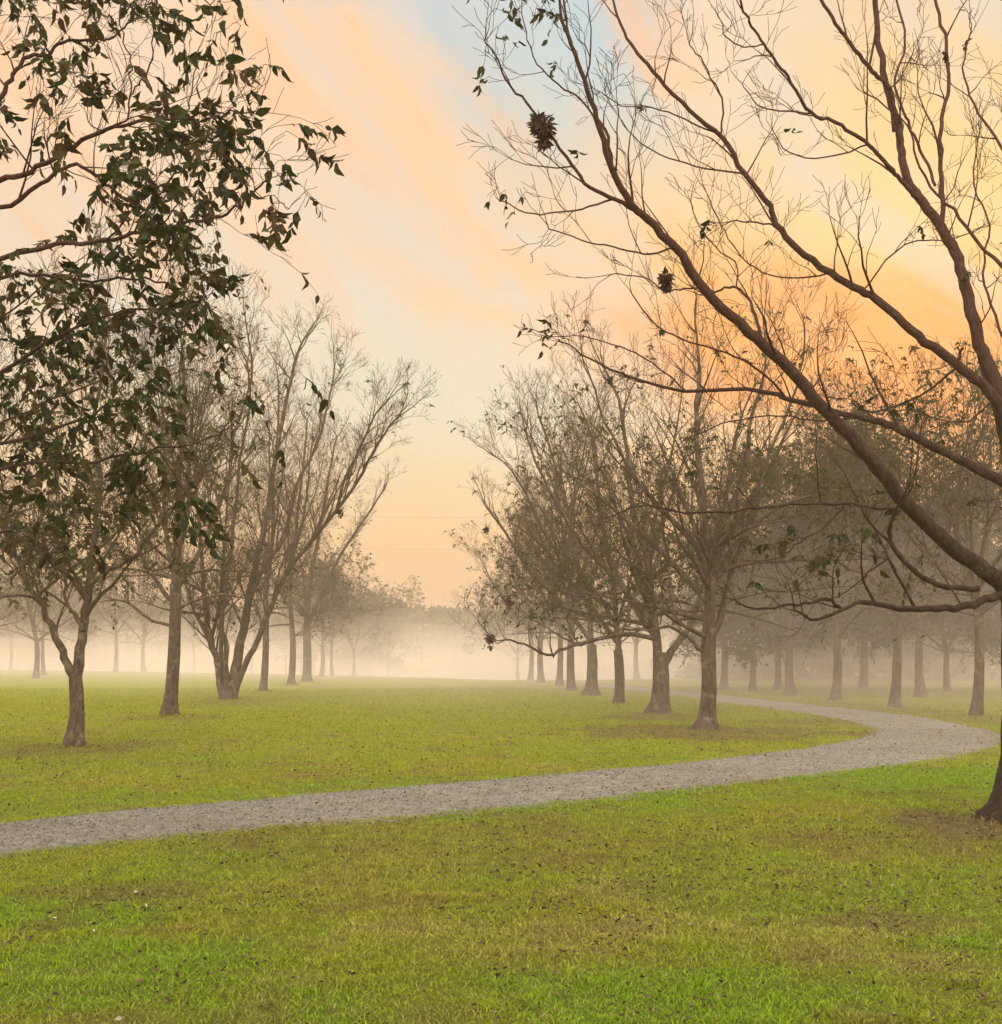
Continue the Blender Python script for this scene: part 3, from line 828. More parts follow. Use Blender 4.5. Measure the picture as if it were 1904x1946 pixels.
# left row, front to back
mid_tree(11, 'nearest orchard tree on the left with its trunk forking low in a wide V', 140, 1418, 30, (143, 1285),
    [([(143, 1290), (128, 1262), (112, 1225), (98, 1190), (85, 1165), (60, 1120), (30, 1060), (0, 990), (-30, 900)], -.6, 19, 5),
     ([(143, 1288), (150, 1250), (158, 1200), (165, 1140), (172, 1070), (180, 1000), (188, 900), (180, 800), (195, 700), (200, 610)], .5, 22, 4),
     ([(158, 1200), (145, 1170), (130, 1150), (122, 1090), (128, 1020), (110, 940), (112, 820)], .8, 10, 3),
     ([(170, 1110), (205, 1085), (245, 1065), (290, 1010), (330, 960), (380, 900)], -1.0, 12, 3),
     ([(165, 1140), (120, 1080), (60, 1040), (10, 1000), (-50, 980)], -1.2, 12, 3)],
    4, .62, lowleaf(3.3, .6), dict(dens=[0, 4.6, 3.8, 2.9, 1.9]), top=7.0, spread=.7, leafmat=M_LEAF_GREEN, low=(7, 2.2), lowz=2.2, exz=1.2, leafsize=.115)
mid_tree(12, 'single straight pale trunk standing second in the left row, crown of sparse leaves', 322, 1360, 25, (334, 1110),
    [([(334, 1115), (338, 1050), (336, 960), (342, 860), (350, 750), (345, 640), (350, 540)], .3, 18, 3),
     ([(331, 1150), (300, 1110), (270, 1060), (250, 1000), (225, 920), (210, 820)], .6, 10, 3),
     ([(334, 1120), (370, 1070), (400, 1000), (430, 920), (445, 830), (480, 720), (470, 640)], -.8, 12, 3),
     ([(330, 1190), (290, 1180), (250, 1150), (220, 1140)], -.5, 7, 3),
     ([(332, 1160), (375, 1140), (420, 1130), (460, 1135)], .4, 7, 3)],
    6, .52, lowleaf(3.2, .7), dict(dens=[0, 4.6, 3.8, 2.9, 1.9]), top=9.6, spread=.55, leafmat=M_LEAF_GREEN, low=(7, 2.6), flare=.6)
mid_tree(13, 'tree of several stems fanning up from one base in the left row', 433, 1330, 36, (433, 1300),
    [([(424, 1318), (418, 1290), (414, 1260), (400, 1215), (392, 1170), (385, 1100), (380, 1000), (370, 900), (385, 790)], .5, 17, 4),
     ([(433, 1318), (428, 1280), (430, 1230), (420, 1190), (428, 1110), (445, 1000), (455, 880), (475, 770), (470, 690)], -.8, 14, 3),
     ([(440, 1318), (448, 1270), (458, 1220), (470, 1150), (485, 1080), (505, 990), (520, 890), (540, 790), (560, 690), (580, 640)], .8, 22, 4),
     ([(446, 1315), (465, 1265), (490, 1215), (515, 1150), (545, 1090), (590, 1030), (640, 968), (680, 915), (708, 862), (732, 822), (756, 792)], -1.4, 13, 3),
     ([(640, 968), (655, 910), (680, 860), (702, 810), (722, 775)], -1.4, 6, 3),
     ([(470, 1150), (500, 1080), (540, 1020), (560, 930), (600, 850), (625, 760), (635, 700)], 1.6, 11, 3)],
    3, .13, lowleaf(3.0, 1.0), dict(dens=[0, 4.8, 4.0, 3.0, 1.9]), top=10.5, spread=.4, flare=.15, low=(4, 2.5))
mid_tree(14, 'slim slightly bent trunk just right of the many-stemmed tree', 500, 1315, 14, (505, 1180),
    [([(505, 1185), (508, 1100), (520, 1000), (518, 900), (530, 800), (528, 720)], .5, 11, 3),
     ([(505, 1180), (530, 1120), (560, 1050), (580, 960), (590, 860)], -.8, 8, 3)],
    5, .12, lowleaf(3.5, 1.0), None, top=10.0, spread=.5, low=(4, 2.4))
mid_tree(15, 'slender dark trunk in left row with mist behind it', 553, 1303, 13, (556, 1205),
    [([(556, 1210), (552, 1120), (560, 1020), (575, 900), (585, 800)], .5, 10, 3)],
    6, .14, lowleaf(3.5, 1.0), None, top=11.0, spread=.5, low=(5, 3))
mid_tree(16, 'thicker trunk last of the clear left row before the mist', 583, 1297, 17, (582, 1190),
    [([(582, 1195), (590, 1100), (610, 1000), (625, 900), (640, 830)], .5, 11, 3),
     ([(582, 1195), (615, 1120), (650, 1050), (690, 990), (730, 930)], .8, 9, 3)],
    5, .14, lowleaf(4.5, 1.2), None, top=10.0, spread=.65, low=(6, 3.4))
# right row, front to back
mid_tree(21, 'first tree of the right row, straight dark trunk inside the path bend', 1342, 1385, 32, (1345, 1225),
    [([(1345, 1235), (1350, 1150), (1347, 1070), (1338, 1000), (1330, 900), (1322, 800), (1330, 700), (1320, 610)], .3, 26, 4),
     ([(1352, 1228), (1366, 1180), (1378, 1130), (1400, 1060), (1430, 980), (1450, 890), (1490, 800), (1520, 710), (1530, 640)], .6, 15, 3),
     ([(1340, 1240), (1318, 1222), (1298, 1205), (1270, 1190), (1235, 1200), (1190, 1195), (1160, 1203)], -.6, 9, 3),
     ([(1349, 1100), (1320, 1040), (1280, 990), (1230, 940), (1190, 880), (1150, 800), (1120, 720)], -.8, 14, 3),
     ([(1349, 1120), (1390, 1050), (1430, 1000), (1490, 960), (1560, 940), (1620, 930)], -1.0, 13, 3),
     ([(1345, 1060), (1390, 960), (1420, 880), (1430, 780), (1455, 700), (1450, 620)], 1.0, 13, 3)],
    5, .34, lowleaf(4.6, .9), dict(dens=[0, 3.7, 3.0, 2.2, 1.4]), top=8.3, leafmat=M_LEAF_GREEN, spread=.75, low=(8, 3.2), flare=.75)
mid_tree(22, 'thick trunk splitting low into two, second of the right row', 1252, 1355, 34, (1254, 1240),
    [([(1250, 1250), (1245, 1190), (1238, 1120), (1225, 1050), (1200, 960), (1190, 860), (1175, 760), (1150, 700)], .6, 20, 4),
     ([(1260, 1262), (1285, 1225), (1310, 1190), (1330, 1130), (1340, 1060), (1360, 960)], 1.0, 17, 3),
     ([(1246, 1190), (1200, 1140), (1160, 1090), (1110, 1040), (1060, 960), (1020, 880), (1000, 820)], -.6, 13, 3),
     ([(1246, 1215), (1180, 1205), (1120, 1220), (1075, 1230), (1040, 1245), (1000, 1225), (960, 1215)], -1.5, 10, 3)],
    6, .22, lowleaf(4.0, 1.0), dict(dens=[0, 3.7, 3.0, 2.2, 1.4]), leafmat=M_LEAF_GREEN, top=8.6, spread=.8, low=(8, 3.4), flare=.6)
mid_tree(23, 'plain single trunk third in the right row', 1176, 1338, 20, (1174, 1235),
    [([(1174, 1240), (1170, 1160), (1160, 1070), (1140, 960), (1130, 850), (1100, 770)], .5, 13, 3),
     ([(1172, 1220), (1130, 1160), (1085, 1100), (1040, 1020), (1000, 940), (960, 880)], -.5, 10, 3)],
    5, .14, lowleaf(3.8, 1.0), dict(dens=[0, 3.7, 3.0, 2.2, 1.4]), leafmat=M_LEAF_GREEN, top=8.8, spread=.8, low=(7, 3.4))
mid_tree(24, 'flared trunk fourth in the right row', 1123, 1322, 22, (1124, 1225),
    [([(1124, 1230), (1115, 1140), (1090, 1040), (1070, 940), (1040, 840), (1020, 770)], .5, 13, 3),
     ([(1120, 1215), (1070, 1150), (1010, 1090), (960, 1010), (920, 960)], -.5, 10, 3)],
    5, .08, lowleaf(3.6, 1.0), dict(dens=[0, 3.7, 3.0, 2.2, 1.4]), top=9.0, spread=.8, low=(6, 3.6), flare=.9)

# ================================================================== prototypes of the background trees, then copies
def proto(seed, kind, label, h, spread, extra, leaf_frac, trunk_r, fork_z, low, group, leafmat=None, cfg=None, leafsize=.13):
    cfg = dict(MID, **dict(dens=[0, 3.0, 2.8, 1.9, 1.1], rmin=.0045, rad=[.0055, .008, .017, .038], len=[.26, .55, 1.1, 2.0]), **{})if cfg is None else dict(MID, **cfg)
    T = Tree(seed); r = T.r
    root = tag(empty(kind, (0, 0, 0)), label, 'tree', group)
    fk = (0.05, 0, fork_z)
    lead = [fk]; leadr = [trunk_r*.68]; d = norm((r.uniform(-.12, .12), r.uniform(-.12, .12), 1)); p = fk
    for i in range(1, 12):
        d = norm((d[0]+r.gauss(0, .1), d[1]+r.gauss(0, .1), d[2]+.03)); p = tuple(p[j]+d[j]*(h-fork_z)*.92/11 for j in range(3))
        lead.append(p); leadr.append(trunk_r*.68*(1-.9*i/11))
    kids = [(lead, leadr)]
    for k in range(extra):
        az = k*2.399+seed; el = R(r.uniform(38, 82)); L = (h-fork_z)*r.uniform(.68, .98)
        d = norm((math.cos(az)*math.cos(el)*spread*1.5, math.sin(az)*math.cos(el)*spread*1.5, math.sin(el)))
        qi = r.choice([0, 0, 1, 1, 2, 3, 4, 5]); p = lead[qi]; L *= 1-.5*qi/11; r0 = leadr[qi]*.66; pts = [p]; rr = [r0]; n = 8
        for i in range(1, n):
            d = norm((d[0]+r.gauss(0, .1), d[1]+r.gauss(0, .1), d[2]+r.gauss(0, .06)+.05))
            p = tuple(p[j]+d[j]*L/(n-1) for j in range(3)); pts.append(p); rr.append(r0*(1-.85*i/(n-1)))
        kids.append((pts, rr))
    for k in range(low[0]):
        az = k*2.399+seed*1.7; L = low[1]*r.uniform(.7, 1.15); d = norm((math.cos(az), math.sin(az), r.uniform(.1, .6)))
        p = lead[r.choice([0, 0, 1, 1, 2])]; pts = [p]; rr = [trunk_r*.24]; n = 7
        for i in range(1, n):
            d = norm((d[0]+r.gauss(0, .12), d[1]+r.gauss(0, .12), d[2]+r.gauss(0, .1)-.03))
            p = tuple(p[j]+d[j]*L/(n-1) for j in range(3)); pts.append(p); rr.append(trunk_r*.24*(1-.85*i/(n-1)))
        kids.append((pts, rr))
    for pts, rr in kids: spawn(T, pts, rr, llen(pts), 4 if llen(pts) > 2.5 else 3, cfg, t0=.25)
    obj('trunk', tube_mesh('trunk', [trunk_line((0, 0, 0), fk, trunk_r*.95, trunk_r*.7, 7, .5, wob=.05)]+kids), M_BARK, root)
    obj('crown', tube_mesh('crown', T.main+T.twigs), M_TWIG_MID, root)
    spots = pick_leaves(T, leaf_frac)
    if spots:
        me, rach = leaves_mesh('leaves', spots, (0, 0, 0), leafsize, 3); obj('leaves', me, leafmat or M_LEAF_GREEN, root)
    print('proto', kind, len(T.twigs), len(spots))
    return root

protoA = proto(31, 'pecan_tree', '', 9.5, .75, 8, .08, .17, 2.1, (5, 3.4), None)
protoB = proto(32, 'pecan_tree', '', 9.0, .6, 7, .16, .145, 2.5, (6, 3.0), None)
protoC = proto(33, 'pecan_tree', '', 6.0, .8, 7, .30, .13, 1.6, (4, 2.4), None)
protoD = proto(34, 'leafy_tree', '', 9.6, 1.0, 12, .85, .2, 2.2, (9, 4.0), None, leafsize=.23)
used = set()
def put(pr, px, py, label, group=None, sc=1.0, rz=None, D=None, wide=1.0):
    D = D or CAM_H*F/(py-YH)
    x, y = (px-CX)/F*D, D
    rz = rng.uniform(0, 6.28) if rz is None else rz
    loc = (x, y, gz(x, y)-.03)
    if pr.name not in used:
        used.add(pr.name); o = pr; o.location = loc; o.rotation_euler = (0, 0, rz); o.scale = (sc*wide, sc*wide, sc); o['label'] = label
        if group: o['group'] = group
        return o
    return copy_thing(pr, loc, rz, (sc*wide, sc*wide, sc), label, group)

# right row, farther trunks fading into the mist
put(protoA, 1086, 1312, 'trunk fifth in the right row, dimmed by mist', sc=1.05)
put(protoB, 1063, 1303, 'sixth trunk of the right row, thin in the mist', sc=1.05)
put(protoA, 1028, 1297, 'misty trunk near the far end of the right row', sc=1.0)
put(protoB, 1008, 1291, 'last faint trunk at the far end of the right row', sc=1.0)
put(protoC, 985, 1280, 'small bushy tree almost lost in mist beyond the right row', sc=1.0, D=75)
put(protoA, 1210, 1287, 'misty trunk seen between the second and third trunks of the right row', sc=1.0)
# left, second row and the mist
put(protoA, 68, 1281, 'stout trunk in the mist behind the left edge of the V-forked tree', sc=1.0, D=62)
put(protoB, 83, 1276, 'thin trunk touching the stout misty trunk at far left', sc=1.0, D=70)
put(protoB, 219, 1273, 'slim misty trunk between the V-forked tree and the pale straight trunk', sc=1.1, D=78)
put(protoA, 273, 1271, 'misty trunk close left of the pale straight trunk', sc=1.0, D=82)
put(protoB, 367, 1266, 'ghostly trunk in bright mist right of the pale straight trunk', sc=1.1, D=98)
put(protoC, 611, 1284, 'small V-forked tree in the mist after the left row', sc=1.1, D=67)
put(protoB, 631, 1284, 'thin upright trunk beside the small misty V-forked tree', sc=.8, D=69)
put(protoC, 672, 1281, 'young thin tree alone in the mist right of the left row', sc=.8, D=74)
put(protoC, 735, 1268, 'faint small tree deepest in the mist before the field gap', sc=1.25, D=96)
put(protoD, 700, 1280, 'bushy low crown in haze left of the field gap', sc=.62, D=104, wide=1.2)
put(protoA, -60, 1300, 'bare tree just outside the left edge behind the leafy boughs', sc=1.0, D=48)
put(protoB, 20, 1290, 'bare crown behind the leafy boughs at the left edge', sc=1.0, D=90)
put(protoA, 480, 1270, 'bare crown filling the gap behind the many-stemmed tree', sc=1.05, D=92)
put(protoB, 150, 1270, 'bare crown behind the V-forked tree', sc=1.1, D=96)
# right meadow beyond the path
put(protoB, 1855, 1360, 'trunk with a low V branch beyond the path at right', sc=.98)
put(protoB, 1700, 1343, 'straight slim trunk beyond the path left of the V-branched trunk', sc=1.05)
put(protoA, 1588, 1330, 'hazy trunk with dense crown in the middle of the far side of the path', sc=.95)
put(protoC, 1502, 1322, 'small round-crowned tree beyond the path bend', sc=1.25)
put(protoB, 1430, 1315, 'thin trunk beyond the path, first right of the right row pair', sc=.9)
put(protoA, 1375, 1311, 'forked trunk close behind the front tree of the right row', sc=.95)
put(protoC, 1750, 1325, 'small hazy tree behind the straight slim trunk', sc=1.3)
put(protoD, 1640, 1320, 'dense olive leafy crown rising behind the long diagonal limb', sc=1.0, D=46)
put(protoD, 1478, 1320, 'low rounded olive crown behind the front tree of the right row', sc=.72, D=44, wide=1.1)
put(protoD, 1800, 1320, 'olive leafy crown behind the lowest bough of the big right tree', sc=.70, D=42)
put(protoA, 1920, 1320, 'tall bare tree beyond the path at the right edge', sc=1.15, D=38)
# woods edge behind them
wl = 'bare hazy tree of the woods edge at right'
wr = random.Random(5)
for k in range(28):
    D = wr.uniform(54, 80); px = wr.uniform(1290, 2350)
    if px < 1400: D += 25
    put(wr.choice([protoA, protoB, protoA, protoB, protoD]), px, 0, wl, 'trees of the woods edge', sc=wr.uniform(.62, .9), D=D)
wl2 = 'hazy tree of the far left wood behind the mist'
for k in range(20):
    D = wr.uniform(110, 150); px = wr.uniform(-500, 640)
    put(wr.choice([protoA, protoB, protoD]), px, 0, wl2, 'trees of the far left wood', sc=wr.uniform(.85, 1.15), D=D)

grass()

# ------------------------------------------------------------------ far woods and understory (masses)
def foliage_mass(name, label, n, xf, yf, top, size, mat, cat, seed):
    rs = np.random.RandomState(seed)
    X = xf(rs, n); Y = yf(rs, n, X)
    g = ground_z(X, Y); h = top(X, Y)
    Z = g + h*rs.rand(n)**.7
    p = np.stack([X, Y, Z], 1)+rs.randn(n, 3)*.25
    d = rs.randn(n, 3); L = size*(.5+rs.rand(n))
    v, t3, q4 = leaflets(p, d, L, L*.7)
    me = mesh_np(name, v, [t3, q4], {'rnd': ('FLOAT', np.repeat(rs.rand(n), 8))}, False)
    return tag(obj(name, me, mat), label, cat, kind='stuff')
foliage_mass('far_woods', 'distant wooded skyline fading in the haze behind the misty field', 52000, lambda r, n: r.uniform(-190, 190, n), lambda r, n, X: r.uniform(185, 215, n),
             lambda X, Y: 5.5+7.5*fbm(X*.09, Y*.03, 81, 4)+1.5*fbm(X*.5, Y*.1, 85, 2)+2.2*smooth(6, 40, np.abs(X+11)), 1.1, M_LEAF_GREEN, 'woods', 83)
foliage_mass('woods_understory', 'hazy brush and low growth under the woods edge at right', 42000, lambda r, n: r.uniform(12, 70, n), lambda r, n, X: r.uniform(56, 74, n),
             lambda X, Y: (1.0+8*fbm(X*.2, Y*.2, 91, 4))*smooth(11, 19, X)+.2, .45, M_LEAF_GREEN, 'undergrowth', 93)

# ------------------------------------------------------------------ bunches of dead leaves caught in twigs
def nest(px, py, D, rad, label, tall=1.0, n=80):
    c = P(px, py, D); rs = np.random.RandomState(int(px))
    v = rs.randn(n*3, 3); v /= np.linalg.norm(v, axis=1, keepdims=True)
    lump = np.array([[0, 0, .35*tall], [.25, .1, -.15*tall], [-.3, -.1, .05], [.1, .2, -.75*tall]])*rad
    li = rs.randint(0, 4, n*3)
    q = v*rad*rs.rand(n*3, 1)**.4*np.array([.55, .55, .5])*np.array([1, .9, .7, .55])[li][:, None]+lump[li]
    d = v+np.array([0, 0, -.7])+rs.randn(n*3, 3)*.5
    L = rad*(.45+.4*rs.rand(n*3))
    vv, t3, q4 = leaflets(q, d, L, L*.5)
    root = tag(empty('leaf_bunch', c), label, 'dead leaves', 'bunches of dead leaves in the branches')
    sticks = []
    for k in range(14):
        a = rs.randn(3); a /= np.linalg.norm(a); b = rs.randn(3); b -= a*b.dot(a); b /= np.linalg.norm(b)
        sticks.append(([tuple(a*rad*.75), tuple(b*rad*.5), tuple(-a*rad*.6+b*rad*.3)], [.004*D/10]*3))
    obj('leaves', mesh_np('leaf_bunch', vv, [t3, q4], {'rnd': ('FLOAT', np.repeat(rs.rand(n*3), 8))}, False), M_DRY, root)
    obj('sticks', tube_mesh('sticks', sticks), M_TWIG, root)
nest(1030, 242, depth_R0(1030, 242), .10, 'largest ragged bunch of dead leaves high on the upper left branch of the right tree', 1.35)
nest(1265, 532, depth_R0(1265, 548), .07, 'compact dark bunch of dead leaves on a side twig below the long limb', 1.0)
nest(931, 1214, 27.0, .14, 'dead leaf bunch hanging at the tip of the lowest bough of the right row', 1.7, 24)
nest(966, 1142, 27.5, .13, 'dead leaf bunch low in the outer crown of the right row', 1.4, 24)
nest(924, 1006, 33, .12, 'tiny dead leaf bunch on the outermost twig of the right row', 1.1, 18)
nest(645, 972, 33.2, .13, 'dead leaf bunch on the leaning stem of the many-stemmed tree', 1.1, 22)

# ------------------------------------------------------------------ posts in the mist
def post(px, D, h, box, label):
    x, y = (px-CX)/F*D, D
    root = tag(empty('post', (x, y, gz(x, y))), label, 'post', 'posts in the misty field')
    obj('pole', tube_mesh('pole', [([(0, 0, -.1), (0.01, 0, h*.5), (0, 0, h)], [.09, .085, .08])]), M_WOOD, root)
    if box:
        v = []; w, d, t = .26, .2, .42
        for zz, s in ((0, .92), (t*.75, 1), (t, .7)):
            for sx, sy in ((-1, -1), (1, -1), (1, 1), (-1, 1)): v.append((sx*w*s, sy*d*s, h-.05+zz))
        q = [[0, 3, 2, 1], [8, 9, 10, 11]]
        for l in (0, 4):
            for k in range(4): q.append([l+k, l+(k+1) % 4, l+4+(k+1) % 4, l+4+k])
        obj('box', mesh_np('box', v, [np.array(q)], {'rnd': ('FLOAT', [.5]*12)}, False), M_WOOD, root)
post(543, 88, 1.9, False, 'plain thin post in the mist left of the other two')
post(572, 88, 1.7, True, 'post with a box head half hidden behind the thicker left-row trunk')
post(596, 88, 1.7, True, 'post with a box head in clear mist right of the thicker trunk')

# ------------------------------------------------------------------ wires across the gap
def wires():
    D = 150
    for rows, zz in (((985, 990), 0), ((1046, 1050), 1)):
        a = P(200, rows[0]-30, D); b = P(1500, rows[1]-30, D); n = 15; pts = []
        for i in range(n):
            t = i/(n-1); pts.append(tuple(a[j]+(b[j]-a[j])*t-(1.9*4*t*(1-t) if j == 2 else 0) for j in range(3)))
        o = obj('power_line', tube_mesh('power_line', [(pts, [.008]*n)]), M_TWIG)
        tag(o, ['faint upper power line across the sky gap', 'faint lower power line across the sky gap'][zz], 'power line')
    for px in (200, 1500):
        x, y = (px-CX)/F*D, D
        r = tag(empty('utility_pole', (x, y, gz(x, y))), 'wooden utility pole hidden among the crowns at the %s end of the wires' % ('left' if px < 900 else 'right'), 'pole')
        top = CAM_H+(YH-945)/F*D-gz(x, y)
        obj('pole', tube_mesh('pole', [([(0, 0, -.2), (0, 0, top*.5), (0, 0, top)], [.16, .14, .11])]), M_WOOD, r)
wires()

# ------------------------------------------------------------------ mist and haze
def volume_mat(name, dens, col, aniso):
    m, nt, out = newmat(name)
    v = N(nt, 'ShaderNodeVolumePrincipled'); v.inputs['Density'].default_value = dens; v.inputs['Color'].default_value = (*col, 1); v.inputs['Anisotropy'].default_value = aniso
    nt.links.new(v.outputs[0], out.inputs['Volume']); return m

def mist(name, label, dens, tmax, start, ramp_len, seed, mcol, sink=0.35):
    ys = np.concatenate([np.arange(18, 90, 2.0), np.arange(90, 260, 8.0)]); us = np.linspace(-1.25, 1.25, 91)
    U, Y = np.meshgrid(us, ys); X = U*(Y*.9+20)
    fr = start(X/Y)
    th = smooth(0, 1, (Y-fr)/ramp_len)*(1-smooth(215, 250, Y))*(1-smooth(1.0, 1.2, np.abs(U)))
    th = th*(tmax(X/Y) if callable(tmax) else tmax)*(.15+1.65*fbm(X*.075, Y*.055, seed, 4))
    th[0] = th[-1] = 0; th[:, 0] = th[:, -1] = 0
    zb = ground_z(X, Y)-sink
    zt = zb+np.where(th > 0.001, th+sink*np.clip(th/.3, 0, 1), 0)
    ny, nx = X.shape; n = nx*ny
    vt = np.stack([X, Y, zt], -1).reshape(-1, 3); vb = np.stack([X, Y, zb-.02], -1).reshape(-1, 3)
    i = np.arange(n).reshape(ny, nx)
    qt = np.stack([i[:-1, :-1], i[:-1, 1:], i[1:, 1:], i[1:, :-1]], -1).reshape(-1, 4)
    qb = qt[:, ::-1]+n
    border = np.concatenate([i[0, :], i[1:, -1], i[-1, -2::-1], i[-2:0:-1, 0]])
    nb = np.roll(border, -1)
    qs = np.stack([border, border+n, nb+n, nb], -1)
    me = mesh_np(name, np.concatenate([vt, vb]), [qt, qb, qs])
    tag(obj(name, me, volume_mat(name, dens, mcol, .0)), label, 'mist', kind='stuff')
front = lambda t: 20+36*np.clip(-t-.02, 0, .6)-28*np.clip(t-.08, 0, .25)
mcol = (.90, .82, .765)
mist('ground_mist', 'low pale ground mist lying thickest on the far field', .020, 1.3, lambda t: front(t)+13+25*np.clip(-t, 0, .5), 36, 7, mcol)
mist('field_mist', 'knee to head high mist layer over the far field', .013, lambda t: 2.1+.6*smooth(.05, .2, t), lambda t: front(t)+9, 32, 9, mcol)
mist('rising_mist', 'thin mist rising above the field and path bend', .008, lambda t: 3.6+2.2*smooth(.04, .2, t), front, 26, 8, mcol)
mist('upper_mist', 'faintest mist reaching up to the lower crowns', .0038, lambda t: 6.0+2.0*smooth(.04, .2, t), lambda t: front(t)-5, 26, 12, mcol)
hv = [(x, y, z) for z in (-4, 15) for x, y in ((-430, -70), (430, -70), (430, 530), (-430, 530))]
hq = np.array([[0, 3, 2, 1], [4, 5, 6, 7], [0, 1, 5, 4], [1, 2, 6, 5], [2, 3, 7, 6], [3, 0, 4, 7]])
haze = obj('haze', mesh_np('haze', hv, [hq], None, False), volume_mat('haze', .0030, (.50, .415, .345), .1))
tag(haze, 'thin evening haze filling the orchard', kind='stuff')

# ------------------------------------------------------------------ sky
SUN_AZ, SUN_EL = 21.0, 11.0
w = bpy.data.worlds.new('World'); bpy.context.scene.world = w; w.use_nodes = True
nt = w.node_tree; nt.nodes.clear()
out = nt.nodes.new('ShaderNodeOutputWorld'); bg = nt.nodes.new('ShaderNodeBackground')
tc = nt.nodes.new('ShaderNodeTexCoord'); sep = nt.nodes.new('ShaderNodeSeparateXYZ'); nt.links.new(tc.outputs['Generated'], sep.inputs[0])
sx, sy, sz = sep.outputs
D2R = 57.29578
el = math_n(nt, 'MULTIPLY', math_n(nt, 'ARCSINE', sz), D2R)
az = math_n(nt, 'MULTIPLY', math_n(nt, 'ARCTAN2', sx, sy), D2R)
base = ramp(nt, math_n(nt, 'DIVIDE', el, 90.0, clamp=True), [(0, lin(240, 184, 150)), (.03, lin(246, 198, 154)), (.065, lin(247, 207, 156)), (.11, lin(243, 216, 172)), (.17, lin(236, 222, 196)),
     (.25, lin(226, 216, 198)), (.34, lin(204, 212, 208)), (.45, lin(222, 218, 204))])
def gauss(a0, e0, sa, se):
    d = math_n(nt, 'ADD', math_n(nt, 'POWER', math_n(nt, 'DIVIDE', math_n(nt, 'SUBTRACT', az, a0), sa), 2.0), math_n(nt, 'POWER', math_n(nt, 'DIVIDE', math_n(nt, 'SUBTRACT', el, e0), se), 2.0))
    return math_n(nt, 'EXPONENT', math_n(nt, 'MULTIPLY', d, -1.0))
# streaks of peach cloud running down to the right
al = math_n(nt, 'SUBTRACT', math_n(nt, 'MULTIPLY', az, .70), math_n(nt, 'MULTIPLY', el, .71))
ac = math_n(nt, 'ADD', math_n(nt, 'MULTIPLY', az, .71), math_n(nt, 'MULTIPLY', el, .70))
cv = nt.nodes.new('ShaderNodeCombineXYZ'); nt.links.new(math_n(nt, 'MULTIPLY', al, .030), cv.inputs[0]); nt.links.new(math_n(nt, 'MULTIPLY', ac, .14), cv.inputs[1])
cv.inputs[2].default_value = 3.3
n1 = N(nt, 'ShaderNodeTexNoise', i_Scale=1.0, i_Detail=8.0, i_Roughness=.6, i_Distortion=.7); nt.links.new(cv.outputs[0], n1.inputs['Vector'])
cl = ramp(nt, n1.outputs[0], [(.42, (0, 0, 0)), (.60, (1, 1, 1))])
band = ramp(nt, math_n(nt, 'DIVIDE', el, 90.0, clamp=True), [(.08, (0, 0, 0)), (.19, (.75, .75, .75)), (.34, (1, 1, 1)), (.6, (.4, .4, .4))])
col = mix(nt, math_n(nt, 'MULTIPLY', math_n(nt, 'MULTIPLY', cl, band), .5), base, lin(252, 206, 160))
# cloud banks, each at its own bearing and height, edges torn by noise
wn = N(nt, 'ShaderNodeTexNoise', i_Scale=7.0, i_Detail=6.0, i_Roughness=.6, i_Distortion=.4); nt.links.new(tc.outputs['Generated'], wn.inputs['Vector'])
wsep = nt.nodes.new('ShaderNodeSeparateColor'); nt.links.new(wn.outputs['Color'], wsep.inputs[0])
waz = math_n(nt, 'ADD', az, math_n(nt, 'MULTIPLY', math_n(nt, 'SUBTRACT', wsep.outputs[0], .5), 14.0))
wel = math_n(nt, 'ADD', el, math_n(nt, 'MULTIPLY', math_n(nt, 'SUBTRACT', wsep.outputs[1], .5), 10.0))
def bank(c, px, py, hl, hw, ang, rgb, amt):
    a0 = math.atan((px-CX)/F); e0 = math.atan((YH-py)/F*math.cos(a0)); k = D2R/F
    da = math_n(nt, 'SUBTRACT', waz, a0*D2R); de = math_n(nt, 'SUBTRACT', wel, e0*D2R)
    ca, sa = math.cos(R(ang)), math.sin(R(ang))
    u = math_n(nt, 'SUBTRACT', math_n(nt, 'MULTIPLY', da, ca/(hl*k)), math_n(nt, 'MULTIPLY', de, sa/(hl*k)))
    v = math_n(nt, 'ADD', math_n(nt, 'MULTIPLY', da, sa/(hw*k)), math_n(nt, 'MULTIPLY', de, ca/(hw*k)))
    d = math_n(nt, 'ADD', math_n(nt, 'MULTIPLY', u, u), math_n(nt, 'MULTIPLY', v, v))
    g = math_n(nt, 'MULTIPLY', math_n(nt, 'EXPONENT', math_n(nt, 'MULTIPLY', math_n(nt, 'POWER', d, 1.5), -1.0)), amt)
    return mix(nt, g, c, lin(*rgb))
